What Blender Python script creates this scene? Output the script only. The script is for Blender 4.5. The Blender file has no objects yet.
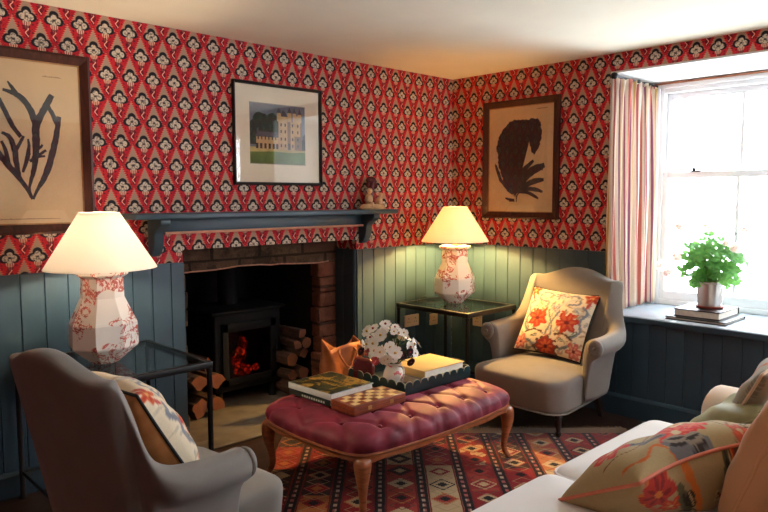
import bpy, math, random
import numpy as np
from mathutils import Vector, Matrix, Euler
random.seed(7)
sc = bpy.context.scene
COL = sc.collection
PI = math.pi

# ------------------------------------------------------------------ helpers: mesh building
class MB:
    def __init__(s):
        s.v = []; s.f = []; s.m = []; s.uv = {}
    def add(s, verts, faces, m=0, M=None):
        b = len(s.v)
        for p in verts:
            p = Vector(p)
            s.v.append(tuple(M @ p) if M is not None else tuple(p))
        for f in faces:
            s.f.append(tuple(b + i for i in f)); s.m.append(m)
        return b
    def box(s, lo, hi, m=0, M=None):
        x0, y0, z0 = lo; x1, y1, z1 = hi
        v = [(x0,y0,z0),(x1,y0,z0),(x1,y1,z0),(x0,y1,z0),(x0,y0,z1),(x1,y0,z1),(x1,y1,z1),(x0,y1,z1)]
        s.add(v, [(0,3,2,1),(4,5,6,7),(0,1,5,4),(1,2,6,5),(2,3,7,6),(3,0,4,7)], m, M)
    def prism(s, poly, a, b, axis='z', m=0, M=None):
        n = len(poly)
        def P(p, h):
            return (p[0],p[1],h) if axis=='z' else ((p[0],h,p[1]) if axis=='y' else (h,p[0],p[1]))
        v = [P(p,a) for p in poly] + [P(p,b) for p in poly]
        f = [tuple(range(n))[::-1], tuple(range(n,2*n))] + [(i,(i+1)%n,n+(i+1)%n,n+i) for i in range(n)]
        s.add(v, f, m, M)
    def loft(s, rings, m=0, cap0=True, cap1=True, closed=True, M=None):
        n = len(rings[0]); v = [p for r in rings for p in r]; f = []
        for k in range(len(rings)-1):
            for i in range(n if closed else n-1):
                j = (i+1) % n
                f.append((k*n+i, k*n+j, (k+1)*n+j, (k+1)*n+i))
        if cap0: f.append(tuple(range(n))[::-1])
        if cap1: f.append(tuple((len(rings)-1)*n+i for i in range(n)))
        s.add(v, f, m, M)
    def lathe(s, prof, n=32, c=(0,0,0), m=0, M=None, cap=True, facets=None):
        rings = []
        for r, z in prof:
            rings.append([(c[0]+r*math.cos(2*PI*i/n), c[1]+r*math.sin(2*PI*i/n), c[2]+z) for i in range(n)])
        s.loft(rings, m, cap, cap, True, M)
    def tube(s, pts, r, n=8, m=0, closed=False, M=None):
        pts = [Vector(p) for p in pts]; N = len(pts); rings = []
        rr = r if hasattr(r, '__len__') else [r]*N
        up = None
        for i, p in enumerate(pts):
            if closed: t = pts[(i+1)%N] - pts[i-1]
            else: t = pts[min(i+1,N-1)] - pts[max(i-1,0)]
            t = t.normalized() if t.length > 1e-9 else Vector((0,0,1))
            if up is None:
                up = t.orthogonal().normalized()
            else:
                up = (up - t*up.dot(t))
                up = up.normalized() if up.length > 1e-6 else t.orthogonal().normalized()
            b = t.cross(up)
            rings.append([tuple(p + (up*math.cos(2*PI*k/n) + b*math.sin(2*PI*k/n))*rr[i]) for k in range(n)])
        if closed:
            rings.append(rings[0]); s.loft(rings, m, False, False, True, M)
        else: s.loft(rings, m, True, True, True, M)
    def ball(s, c, r, nu=16, nv=10, m=0, M=None):
        rr = r if hasattr(r,'__len__') else (r,r,r)
        rings = []
        for j in range(1, nv):
            th = PI*j/nv
            rings.append([(c[0]+rr[0]*math.sin(th)*math.cos(2*PI*i/nu), c[1]+rr[1]*math.sin(th)*math.sin(2*PI*i/nu), c[2]-rr[2]*math.cos(th)) for i in range(nu)])
        s.loft(rings, m, True, True, True, M)
    def grid(s, fn, nu, nv, m=0, M=None, flip=False):
        v = [fn(i/nu, j/nv) for j in range(nv+1) for i in range(nu+1)]
        f = []
        for j in range(nv):
            for i in range(nu):
                a = j*(nu+1)+i; q = (a, a+1, a+nu+2, a+nu+1)
                f.append(q[::-1] if flip else q)
        return s.add(v, f, m, M)
    def poly(s, pts, m=0, M=None):
        s.add(pts, [tuple(range(len(pts)))], m, M)
    def mesh(s, name):
        me = bpy.data.meshes.new(name)
        me.from_pydata(s.v, [], s.f); me.validate(clean_customdata=False)
        return me

def link(o, parent=None):
    COL.objects.link(o)
    if parent is not None: o.parent = parent
    return o
def build(mb, name, mats, parent=None, loc=(0,0,0), rot=(0,0,0), smooth=True, bevel=0, subsurf=0, angle=40, recalc=True, bseg=2):
    me = bpy.data.meshes.new(name)
    me.from_pydata(mb.v, [], mb.f)
    mats = mats if isinstance(mats, (list, tuple)) else [mats]
    for m in mats: me.materials.append(m)
    if len(mats) > 1: me.polygons.foreach_set('material_index', np.array(mb.m, dtype=np.int32))
    if recalc:
        import bmesh
        bm = bmesh.new(); bm.from_mesh(me); bmesh.ops.recalc_face_normals(bm, faces=bm.faces); bm.to_mesh(me); bm.free()
    me.update()
    o = bpy.data.objects.new(name, me); o.location = loc; o.rotation_euler = rot
    link(o, parent)
    if smooth:
        me.polygons.foreach_set('use_smooth', np.ones(len(me.polygons), dtype=bool))
        try: me.set_sharp_from_angle(angle=math.radians(angle))
        except Exception: pass
    if bevel:
        b = o.modifiers.new('b', 'BEVEL'); b.width = bevel; b.segments = bseg; b.limit_method = 'ANGLE'; b.angle_limit = math.radians(40)
        me.polygons.foreach_set('use_smooth', np.ones(len(me.polygons), dtype=bool))
        b.harden_normals = False
    if subsurf:
        q = o.modifiers.new('s', 'SUBSURF'); q.levels = subsurf; q.render_levels = subsurf
    return o
def thing(name, label, cat, loc=(0,0,0), rotz=0, group=None, rot=None):
    o = bpy.data.objects.new(name, None); link(o)
    o.location = loc; o.rotation_euler = rot if rot else (0,0,rotz)
    o['label'] = label; o['category'] = cat
    if group: o['group'] = group
    return o
def tag(o, label, cat, group=None, kind=None):
    o['label'] = label; o['category'] = cat
    if group: o['group'] = group
    if kind: o['kind'] = kind
    return o
def struct(o, label=None, cat=None):
    o['kind'] = 'structure'
    if label: o['label'] = label
    if cat: o['category'] = cat
    return o
def dup(root, loc, rotz=0, label=None, group=None, rot=None, scale=None):
    r = root.copy(); COL.objects.link(r); r.location = loc
    r.rotation_euler = rot if rot is not None else (0,0,rotz)
    if scale: r.scale = scale
    if label: r['label'] = label
    if group: r['group'] = group
    for ch in list(root.children):
        c = ch.copy(); COL.objects.link(c); c.parent = r
        for g in list(ch.children):
            d = g.copy(); COL.objects.link(d); d.parent = c
    return r
def catmull(P, k):
    P = [np.array(p, float) for p in P]; out = []
    for i in range(len(P)-1):
        p0 = P[max(i-1,0)]; p1 = P[i]; p2 = P[i+1]; p3 = P[min(i+2,len(P)-1)]
        for j in range(k):
            t = j/k
            out.append(.5*((2*p1)+(-p0+p2)*t+(2*p0-5*p1+4*p2-p3)*t*t+(-p0+3*p1-3*p2+p3)*t**3))
    out.append(P[-1]); return out
def rrect(a, b, r, n=8):
    """rounded rectangle outline, half sizes a, b"""
    pts = []
    for cx, cy, s in ((a-r,b-r,0),(-(a-r),b-r,1),(-(a-r),-(b-r),2),(a-r,-(b-r),3)):
        for i in range(n+1):
            t = PI/2*(s+i/n); pts.append((cx+r*math.cos(t), cy+r*math.sin(t)))
    return pts

# ------------------------------------------------------------------ helpers: node expressions
def srgb(r, g=None, b=None):
    if g is None: r, g, b = r
    f = lambda c: (c/255/12.92) if c/255 <= .04045 else ((c/255+.055)/1.055)**2.4
    return (f(r), f(g), f(b), 1)
class X:
    def __init__(s, nt, v): s.nt = nt; s.v = v
    def _op(s, op, *o, clamp=False):
        n = s.nt.nodes.new('ShaderNodeMath'); n.operation = op; n.use_clamp = clamp
        for i, a in enumerate((s,)+o):
            a = a.v if isinstance(a, X) else a
            if isinstance(a, (int, float)): n.inputs[i].default_value = a
            else: s.nt.links.new(a, n.inputs[i])
        return X(s.nt, n.outputs[0])
    def __add__(s,o): return s._op('ADD',o)
    __radd__ = __add__
    def __sub__(s,o): return s._op('SUBTRACT',o)
    def __rsub__(s,o): return (s*-1)+o
    def __mul__(s,o): return s._op('MULTIPLY',o)
    __rmul__ = __mul__
    def __truediv__(s,o): return s._op('DIVIDE',o)
    def abs(s): return s._op('ABSOLUTE')
    def frac(s): return s._op('FRACT')
    def floor(s): return s._op('FLOOR')
    def sin(s): return s._op('SINE')
    def sqrt(s): return s._op('SQRT')
    def min(s,o): return s._op('MINIMUM',o)
    def max(s,o): return s._op('MAXIMUM',o)
    def lt(s,o): return s._op('LESS_THAN',o)
    def gt(s,o): return s._op('GREATER_THAN',o)
    def step(s, e, w):
        """1 where s < e, soft over +-w"""
        return ((e - s)/(2*w) + .5)._op('ADD', 0.0, clamp=True) if not isinstance(e, X) else (((e - s)/(2*w)) + .5)._op('ADD', 0.0, clamp=True)
def circ(a, b, cx, cy, r, w=.15, sx=1, sy=1):
    d = (((a-cx)*sx)*((a-cx)*sx) + ((b-cy)*sy)*((b-cy)*sy)).sqrt()
    return d.step(r, w)
class Mat:
    def __init__(s, name, rough=.6, spec=.5, sheen=0, metal=0, trans=0, coat=0):
        m = bpy.data.materials.new(name); m.use_nodes = True; s.m = m; s.nt = m.node_tree
        s.b = s.nt.nodes['Principled BSDF']
        s.b.inputs['Roughness'].default_value = rough
        s.b.inputs['Specular IOR Level'].default_value = spec
        s.b.inputs['Metallic'].default_value = metal
        if sheen:
            s.b.inputs['Sheen Weight'].default_value = sheen
            s.b.inputs['Sheen Roughness'].default_value = .4
        if coat: s.b.inputs['Coat Weight'].default_value = coat
    def node(s, t, **k):
        n = s.nt.nodes.new(t)
        for a, v in k.items(): setattr(n, a, v)
        return n
    def pos(s, kind='world'):
        if kind == 'world': o = s.node('ShaderNodeNewGeometry').outputs['Position']
        else: o = s.node('ShaderNodeTexCoord').outputs['Object' if kind=='obj' else ('UV' if kind=='uv' else 'Generated')]
        q = s.node('ShaderNodeSeparateXYZ'); s.nt.links.new(o, q.inputs[0]); s.vec = o
        return [X(s.nt, q.outputs[i]) for i in range(3)]
    def vecof(s, x, y, z=0):
        n = s.node('ShaderNodeCombineXYZ')
        for i, a in enumerate((x,y,z)):
            if isinstance(a, X): s.nt.links.new(a.v, n.inputs[i])
            else: n.inputs[i].default_value = a
        return n.outputs[0]
    def noise(s, vec, scale=5, detail=3, rough=.5, dist=0):
        n = s.node('ShaderNodeTexNoise'); n.inputs['Scale'].default_value = scale; n.inputs['Detail'].default_value = detail
        n.inputs['Roughness'].default_value = rough; n.inputs['Distortion'].default_value = dist
        s.nt.links.new(vec, n.inputs['Vector']); return X(s.nt, n.outputs['Fac'])
    def voro(s, vec, scale=5, feature='F1', out='Distance'):
        n = s.node('ShaderNodeTexVoronoi', feature=feature); n.inputs['Scale'].default_value = scale
        s.nt.links.new(vec, n.inputs['Vector']); return n.outputs[out]
    def white(s, vec):
        n = s.node('ShaderNodeTexWhiteNoise'); n.noise_dimensions = '3D'; s.nt.links.new(vec, n.inputs['Vector']); return X(s.nt, n.outputs['Value'])
    def mix(s, f, a, b, blend='MIX'):
        n = s.node('ShaderNodeMix', data_type='RGBA', blend_type=blend)
        for sock, val in ((n.inputs[0], f), (n.inputs[6], a), (n.inputs[7], b)):
            if isinstance(val, X): s.nt.links.new(val.v, sock)
            elif isinstance(val, (int, float)): sock.default_value = val
            elif isinstance(val, tuple): sock.default_value = val
            else: s.nt.links.new(val, sock)
        return n.outputs[2]
    def ramp(s, f, stops, interp='LINEAR'):
        n = s.node('ShaderNodeValToRGB'); cr = n.color_ramp; cr.interpolation = interp
        while len(cr.elements) < len(stops): cr.elements.new(.5)
        for e, (p, c) in zip(cr.elements, stops): e.position = p; e.color = c
        s.nt.links.new(f.v if isinstance(f, X) else f, n.inputs[0]); return n.outputs[0]
    def color(s, c):
        if isinstance(c, tuple): s.b.inputs['Base Color'].default_value = c
        else: s.nt.links.new(c, s.b.inputs['Base Color'])
        return s
    def bump(s, h, strength=.3, dist=.01):
        n = s.node('ShaderNodeBump'); n.inputs['Strength'].default_value = strength; n.inputs['Distance'].default_value = dist
        s.nt.links.new(h.v if isinstance(h, X) else h, n.inputs['Height']); s.nt.links.new(n.outputs[0], s.b.inputs['Normal']); return s

def plain(name, col, rough=.6, var=.12, scale=14, bump=0, bscale=60, kind='obj', **k):
    M = Mat(name, rough, **k); M.pos(kind)
    n = M.noise(M.vec, scale, 4)
    c = srgb(col); d = tuple(x*(1-var) for x in c[:3])+(1,); l = tuple(min(1,x*(1+var)) for x in c[:3])+(1,)
    M.color(M.ramp(n, [(.3,d),(.7,l)]))
    if bump: M.bump(M.noise(M.vec, bscale, 3), bump, .004)
    return M.m
def fabric(name, col, var=.1, scale=9, weave=420, bump=.25, rough=.9, sheen=.15, col2=None):
    M = Mat(name, rough, .2, sheen); x, y, z = M.pos('obj')
    n = M.noise(M.vec, scale, 4)
    c = srgb(col); e = srgb(col2) if col2 else tuple(min(1,v*(1+var)) for v in c[:3])+(1,)
    d = tuple(v*(1-var) for v in c[:3])+(1,)
    M.color(M.ramp(n, [(.3,d),(.7,e)]))
    M.bump(M.noise(M.vec, weave, 2), bump, .002)
    return M.m
def wood(name, c1, c2, rough=.35, scale=(3,30,30), coat=0, spec=.5):
    M = Mat(name, rough, spec, coat=coat); M.pos('obj')
    mp = M.node('ShaderNodeMapping'); mp.inputs['Scale'].default_value = scale; M.nt.links.new(M.vec, mp.inputs[0])
    n = M.noise(mp.outputs[0], 1.6, 5, .6, 1.2)
    M.color(M.ramp(n, [(.3,srgb(c1)),(.7,srgb(c2))])); M.bump(n, .08, .003)
    return M.m

# ------------------------------------------------------------------ wallpaper
def wallpaper(name, axis, s0, z0):
    M = Mat(name, .75, .25); x, y, z = M.pos('world')
    s = x + y
    u = (s - s0)/.12; w = (z - z0)/.222
    aA = ((u+.5).frac() - .5); bA = ((w+.5).frac() - .5)
    aB = (u.frac() - .5); bB = (w.frac() - .5)
    inA = (aA.abs() + bA.abs()).lt(.5)
    a = (aB + inA*(aA-aB))*12.0; b = (bB + inA*(bA-bB))*22.2      # centimetres about the flower
    nv = M.noise(M.vec, 40, 3)
    aw = a + (nv-.5)*.5; bw = b + (M.noise(M.vec, 33, 2)-.5)*.5
    red = M.ramp(M.noise(M.vec, 18, 3), [(.3,srgb(172,20,36)),(.7,srgb(204,38,48))])
    col = red
    # dark flecks in the red between the motifs
    edge = (a.abs()/6.0 + b.abs()/11.1)
    fl = ((b*2.6).sin() + (a*3.1).sin()*.6 + (nv-.5)*3.0)
    dk = fl.gt(1.05)*edge.gt(.72)
    col = M.mix(dk*.85, col, srgb(92,14,34))
    # toothed tan wedge above the flower
    tooth = ((b*.95).frac()-.5).abs()
    half = (9.5 - b)*.43 + tooth*1.3 - .65
    wedge = a.abs().step(half, .18)*b.gt(-1.0)
    rim = a.abs().step(half+.55, .15)*b.gt(-1.5)
    col = M.mix(rim*((b*.95).frac()).lt(.6)*.8, col, srgb(232,150,122))
    wc = M.mix(((bw*1.9).frac()).lt(.45)*.55, srgb(178,150,126), srgb(132,104,92))
    col = M.mix(wedge, col, wc)
    # dark ground at the sides of the flower
    hal = circ(aw,bw*1.0,-3.0,-1.2,1.7,.25).max(circ(aw,bw,3.0,-1.2,1.7,.25))
    col = M.mix(hal*((nv).gt(.44))*.85, col, srgb(70,14,30))
    # dripping petals below
    drip = ((aw*1.05).frac()-.5).abs().lt(.33)*(aw.abs() - (b+7.2)*.52).lt(0.0)*b.lt(-1.6)*b.gt(-7.0)
    col = M.mix((aw.abs() - (b+7.0)*.6).lt(0.0)*b.lt(-1.6)*b.gt(-5.6)*.9, col, srgb(120,30,40))
    col = M.mix(drip, col, srgb(222,172,146))
    col = M.mix((a.abs() - (nv-.2)*4.6).lt(0.0)*b.lt(-5.0)*.8, col, srgb(84,14,30))
    # curling stem
    sq = (a - (b*1.7).sin()*.6).abs().lt(.28)*b.lt(-6.2)*b.gt(-10.4)
    col = M.mix(sq, col, srgb(236,170,150))
    # black leaves and cap
    blk = circ(aw,bw,0,1.5,2.15).max(circ(aw,bw,-2.15,-.95,2.15)).max(circ(aw,bw,2.15,-.95,2.15)).max(circ(aw,bw,0,-1.2,2.0))
    col = M.mix(blk, col, srgb(24,20,28))
    # pale lobed flower with dark veins
    lob = circ(aw,bw,0,.55,1.35).max(circ(aw,bw,-1.75,-1.0,1.40)).max(circ(aw,bw,1.75,-1.0,1.40)).max(circ(aw,bw,0,-2.3,1.15))
    lc = M.mix((M.noise(M.vec, 95, 2)).gt(.54)*.75, srgb(204,190,168), srgb(104,98,96))
    col = M.mix(lob, col, lc)
    gap = (a.abs()-.62).abs().lt(.14)*b.lt(-.2)*b.gt(-2.2)
    ring = circ(aw,bw,0,-.75,.55,.12).max(gap*1.0)
    col = M.mix(ring*.85, col, srgb(40,32,38))
    M.color(col)
    M.bump(M.noise(M.vec, 300, 2), .05, .002)
    return M.m

# ------------------------------------------------------------------ materials
WP_B = wallpaper('wallpaper_fireplace', 'x', -2.662, 2.240)
WP_R = wallpaper('wallpaper_window', 'y', -.984, 1.361)
paint_blue = plain('blue_panel_paint', (45,66,79), .42, .10, 6, .04, 90, 'world')
ceil_m = plain('ceiling_paint', (246,238,216), .9, .03, 3, .05, 30, 'world')
white_paint = plain('white_paint', (232,233,235), .45, .03, 5)
plaster = plain('recess_plaster', (216,214,210), .8, .06, 30, .3, 25, 'world')
sill_m = plain('sill_paint', (176,188,200), .2, .05, 6)
sill_edge = plain('sill_edge_paint', (34,56,68), .35, .06, 6)
def floor_mat():
    M = Mat('dark_boards', .38, .5); x, y, z = M.pos('world')
    k = (y/.14).floor()
    g = ((y/.14).frac()-.5).abs().gt(.485)
    n = M.noise(M.vecof(x*1.5, y*22, k*3.7), 1.5, 5, .6)
    h = M.white(M.vecof(k, 0, 0))
    c = M.mix(h*.5, M.ramp(n, [(.3,srgb(34,22,17)),(.7,srgb(64,42,31))]), srgb(44,30,24))
    M.color(M.mix(g, c, srgb(12,8,7))); M.bump(n, .1, .003)
    return M.m
def stone_mat(name, c1, c2, c3, mortar, sx, sz, bump=.8):
    M = Mat(name, .9, .2); x, y, z = M.pos('world')
    n = M.noise(M.vec, 14, 6, .7); n2 = M.noise(M.vec, 4, 4)
    s = x + y
    row = (z/sz).floor()
    off = M.white(M.vecof(row, 3, 0))
    cell = ((s/sx)+off)
    jx = ((cell.frac()-.5).abs() + (n-.5)*.12).gt(.47); jz = (((z/sz).frac()-.5).abs() + (n-.5)*.12).gt(.46)
    j = jx.max(jz)
    h = M.white(M.vecof(cell.floor(), row, 1))
    c = M.mix(h, M.ramp(n, [(.3,srgb(c1)),(.7,srgb(c2))]), srgb(c3))
    c = M.mix(n2.gt(.58)*.6, c, srgb(c1))
    M.color(M.mix(j*.8, c, srgb(mortar))); M.bump(n - j*.5, bump, .02)
    return M.m
floor_m = floor_mat()
stone_dark = stone_mat('sooty_stone', (40,33,28), (110,86,66), (84,60,46), (34,28,24), .34, .17)
stone_red = stone_mat('red_stone', (84,50,38), (134,84,64), (104,62,48), (46,36,32), .5, .26)
soot = plain('soot_black', (11,10,10), .98, .3, 12, .5, 20, 'world')
slab_m = plain('hearth_slate', (104,96,86), .75, .28, 9, .4, 30, 'world')
black_metal = plain('black_metal', (12,12,14), .42, .15, 20, 0, 60, spec=.3)
iron = plain('cast_iron', (11,11,12), .75, .2, 30, .2, 60, spec=.2)
def glass_mat(name, tint=(1,1,1), refl=.08, rough=.02, fres=.42):
    m = bpy.data.materials.new(name); m.use_nodes = True; nt = m.node_tree
    nt.nodes.remove(nt.nodes['Principled BSDF']); out = nt.nodes['Material Output']
    t = nt.nodes.new('ShaderNodeBsdfTransparent'); t.inputs[0].default_value = tint+(1,)
    g = nt.nodes.new('ShaderNodeBsdfGlossy'); g.inputs['Roughness'].default_value = rough
    l = nt.nodes.new('ShaderNodeLayerWeight'); l.inputs[0].default_value = .35
    mp = nt.nodes.new('ShaderNodeMath'); mp.operation = 'MULTIPLY_ADD'; mp.inputs[1].default_value = fres; mp.inputs[2].default_value = refl
    mp.use_clamp = True
    nt.links.new(l.outputs['Fresnel'], mp.inputs[0])
    mx = nt.nodes.new('ShaderNodeMixShader')
    nt.links.new(mp.outputs[0], mx.inputs[0]); nt.links.new(t.outputs[0], mx.inputs[1]); nt.links.new(g.outputs[0], mx.inputs[2])
    nt.links.new(mx.outputs[0], out.inputs[0]); return m
pic_glass = glass_mat('picture_glass', (1,1,1), .03, fres=.2)
win_glass = glass_mat('window_glass', (.97,.985,1), .03)
table_glass = glass_mat('table_glass', (.80,.86,.84), .08)
gold_wood = wood('mahogany_frame', (42,16,11), (78,34,21), .45, (20,20,3), spec=.3)
gilt = plain('gilt_slip', (168,120,66), .35, .2, 40, metal=.3)
mat_paper = plain('print_paper', (214,184,142), .8, .05, 8)
ink = plain('print_ink', (34,32,40), .8, .25, 30)
ink_brown = plain('print_ink_brown', (48,34,38), .8, .3, 25)
ink_small = plain('caption_ink', (120,80,70), .8)
mat_white = plain('mount_board', (226,212,186), .8, .03, 8)
honey_wood = wood('honey_wood', (118,66,40), (178,108,68), .3, (6,6,30), coat=.2)
linen_grey = fabric('grey_linen', (128,122,116), .06)
dark_leg = wood('ebony_wood', (26,20,18), (48,36,30), .3)
sofa_m = fabric('cream_linen', (224,202,180), .05, 7, 300)
seat_m = fabric('daylit_linen', (240,238,236), .03, 7, 300)  # same upholstery made whiter: window light put into the seat colour

# ------------------------------------------------------------------ camera
cam = bpy.data.cameras.new('camera'); co = bpy.data.objects.new('camera', cam); link(co)
pitch, yaw, roll = .0873699, .80347, -.0020539
fw = Vector((math.cos(yaw)*math.cos(pitch), math.sin(yaw)*math.cos(pitch), -math.sin(pitch)))
rt = Vector((math.sin(yaw), -math.cos(yaw), 0)); up = rt.cross(fw)
r2 = rt*math.cos(roll) + up*math.sin(roll); u2 = up*math.cos(roll) - rt*math.sin(roll)
co.matrix_world = Matrix(((r2.x,u2.x,-fw.x,-4.04699),(r2.y,u2.y,-fw.y,-3.42707),(r2.z,u2.z,-fw.z,1.4),(0,0,0,1)))
cam.sensor_width = 36; cam.lens = 673.235/768*36; cam.clip_start = .05
sc.camera = co

# ------------------------------------------------------------------ room shell
RX0, RY0, CZ = -5.7, -5.1, 2.2974
DADO = 1.045
OX0, OX1, OZ = -2.283, -1.007, 1.112         # fireplace opening in wall_back
VY0, VY1 = -4.95, -3.05                        # second window, added for daylight, along the same wall, outside the view
WY0, WY1, WZ0, WZ1, WX = -2.44, -1.30, .62, 2.186, .66   # window recess in wall_right
mb = MB(); mb.box((RX0-.3,RY0-.3,-.1),(1.0,1.1,0)); floor = struct(build(mb,'floor',floor_m,smooth=False),'dark brown floorboards under the patterned rug','floor')
mb = MB(); mb.box((RX0-.3,RY0-.3,CZ),(1.0,1.1,CZ+.1)); struct(build(mb,'ceiling',ceil_m,smooth=False),'plain cream painted ceiling over the whole room','ceiling')
mb = MB()
mb.box((RX0,0,0),(OX0,.22,CZ)); mb.box((OX1,0,0),(0,.22,CZ)); mb.box((OX0,0,OZ),(OX1,.22,CZ))
wall_back = struct(build(mb,'wall_back',WP_B,smooth=False),'fireplace wall in red patterned wallpaper above blue panelling','wall')
mb = MB()
mb.box((0,WY1,0),(WX,.22,CZ)); mb.box((0,VY1,0),(WX,WY0,CZ)); mb.box((0,RY0,0),(WX,VY0,CZ)); mb.box((0,VY0,0),(WX,VY1,WZ0)); mb.box((0,VY0,WZ1),(WX,VY1,CZ)); mb.box((0,WY0,0),(WX,WY1,WZ0)); mb.box((0,WY0,WZ1),(WX,WY1,CZ))
wall_right = struct(build(mb,'wall_right',WP_R,smooth=False),'window wall in red patterned wallpaper above blue panelling','wall')
mb = MB(); mb.box((RX0-.3,RY0,0),(RX0,.22,CZ)); struct(build(mb,'wall_left',WP_R,smooth=False),'wallpapered wall behind the grey armchair, outside the view','wall')
VX0, VX1 = -.86, -.1                           # third window, added for extra daylight in wall_front, outside the view
mb = MB(); mb.box((RX0-.3,RY0-.2,0),(VX0,RY0,CZ)); mb.box((VX1,RY0-.2,0),(WX,RY0,CZ)); mb.box((VX0,RY0-.2,0),(VX1,RY0,.8)); mb.box((VX0,RY0-.2,2.1),(VX1,RY0,CZ)); struct(build(mb,'wall_front',WP_B,smooth=False),'wallpapered wall behind the sofa, outside the view','wall')

def panel_run(parent, length, height, loc, rotz, first=.0, thick=.014, pitch=.107):
    """boards with V grooves; local x along the wall, front towards -y"""
    mb = MB(); prof = [(0,0)]
    x = first if first > 0 else pitch
    while x < length-.004:
        prof += [(x-.0035,-thick),(x,-thick+.006),(x+.0035,-thick)]; x += pitch
    prof = [(0,-thick)] + prof[1:] + [(length,-thick),(length,0),(0,0)]
    mb.prism(prof, 0, height, 'z')
    return build(mb,'panelling',paint_blue,parent,loc,(0,0,rotz),smooth=False)
panel_run(wall_back, OX0+3.6, DADO, (-3.6,0,0), 0, .491-.428)
panel_run(wall_back, -.016-OX1, DADO, (OX1,0,0), 0, .046)
panel_run(wall_back, .22, DADO, (OX1,.22,0), -PI/2, .10)
panel_run(wall_right, 1.285, DADO, (0,-.015,0), -PI/2, .10)
panel_run(wall_right, 1.125, .612, (0,-1.298,0), -PI/2, .10)
panel_run(wall_right, 1.9, DADO, (0,-2.42,0), -PI/2, .10)
def skirting(name, length, loc, rotz, h=.125, label=''):
    mb = MB(); mb.prism([(0,0),(-.03,0),(-.03,h-.02),(-.022,h-.006),(-.014,h),(0,h)], 0, length, 'x')
    # profile lies in y,z
    o = build(mb, name, paint_blue, None, loc, (0,0,rotz), smooth=False); struct(o, label, 'baseboard'); return o
skirting('baseboard_back', OX0+3.9, (-3.9,0,0), 0, .121, 'blue skirting board left of the fireplace')
skirting('baseboard_back_right', -.03-OX1, (OX1,0,0), 0, .121, 'blue skirting board between the fireplace and the corner')
skirting('baseboard_right', 4.2, (0,-.0,0), -PI/2, .137, 'blue skirting board under the window')

# ------------------------------------------------------------------ window
def window():
    w = thing('window_1','tall white sash window above the blue sill','window',(0,0,0)); w['kind'] = 'structure'
    mb = MB(); mb.box((-.035,WY0+.01,WZ0),(WX,WY1-.002,.652)); build(mb,'window_sill',sill_m,w,smooth=False,bevel=.004)
    mb = MB(); mb.box((-.05,WY0-.03,.612),(-.035,WY1+.012,.648)); build(mb,'sill_nosing',sill_edge,w,smooth=False,bevel=.005)
    mb = MB()
    mb.box((.003,WY1-.012,.652),(WX-.06,WY1,WZ1-.012)); mb.box((.003,WY0,.652),(WX-.06,WY0+.012,WZ1-.012)); mb.box((.003,WY0,WZ1-.012),(WX-.06,WY1,WZ1))
    build(mb,'recess_lining',plaster,w,smooth=False)
    x0, x1 = WX-.075, WX+.02
    mb = MB(); F = .06
    ya, yb = WY0+.012, WY1-.032
    za, zb = .652, WZ1-.03
    mb.box((x0,yb-F,za),(x1,WY1-.002,WZ1-.014)); mb.box((x0,WY0+.002,za),(x1,ya+F,WZ1-.014))
    mb.box((x0,ya+F,zb-.055),(x1,yb-F,WZ1-.014)); mb.box((x0,ya+F,za),(x1,yb-F,za+.035))
    mb.box((x0-.02,yb-.035,za),(x0-.0005,yb+.018,zb+.012)); mb.box((x0-.02,ya-.010,za),(x0-.0005,ya+.035,zb+.012)); mb.box((x0-.02,ya+.035,zb-.025),(x0-.0005,yb-.035,zb+.012))
    build(mb,'window_frame',white_paint,w,smooth=False,bevel=.003)
    mb = MB(); mb.box((x0-.034,ya,zb+.000),(x0-.022,yb,zb+.012)); build(mb,'blind_rail',honey_wood,w,smooth=False)
    yi0, yi1 = ya+F, yb-F; ym = (yi0+yi1)/2
    zm = 1.545
    for nm, xa, z0, z1 in (('lower_sash',x0+.012,za+.035,zm+.022),('upper_sash',x0+.052,zm-.022,zb-.055)):
        mb = MB(); t = .034; d = .034
        mb.box((xa,yi0,z0),(xa+d,yi0+t,z1)); mb.box((xa,yi1-t,z0),(xa+d,yi1,z1))
        zl = z0+(.06 if nm=='lower_sash' else .042); mb.box((xa,yi0+t,z0),(xa+d,yi1-t,zl)); mb.box((xa,yi0+t,z1-.042),(xa+d,yi1-t,z1))
        mb.box((xa+.004,ym-.011,zl),(xa+d-.004,ym+.011,z1-.042))
        s = build(mb,nm,white_paint,w,smooth=False,bevel=.003)
        g = MB(); g.box((xa+.015,yi0+.01,z0+.01),(xa+.019,yi1-.01,z1-.01)); build(g,'glass_pane',win_glass,s,smooth=False)
        if nm == 'lower_sash':
            for yy in (yi0+.22, yi1-.22):
                c = MB(); c.box((xa-.004,yy-.03,z1-.002),(xa+d,yy+.03,z1+.008)); c.ball((xa+.01,yy+.015,z1+.016),.011); build(c,'sash_catch',black_metal,s)
    return w
window()
w2 = thing('added_window_2','added unseen white framed window beyond the sofa, for more daylight','window'); w2['kind'] = 'structure'  # invented opening, lets more sky light into the room
mb = MB()
for yy in (VY0,(VY0+VY1)/2-.02,VY1-.05): mb.box((WX-.07,yy,WZ0),(WX-.01,yy+.05,WZ1))
for zz in (WZ0,1.53,WZ1-.05): mb.box((WX-.07,VY0,zz),(WX-.01,VY1,zz+.05))
build(mb,'window_frame',white_paint,w2,smooth=False)
g = MB(); g.box((WX-.045,VY0,WZ0),(WX-.04,VY1,WZ1)); build(g,'glass_pane',win_glass,w2,smooth=False)

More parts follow.
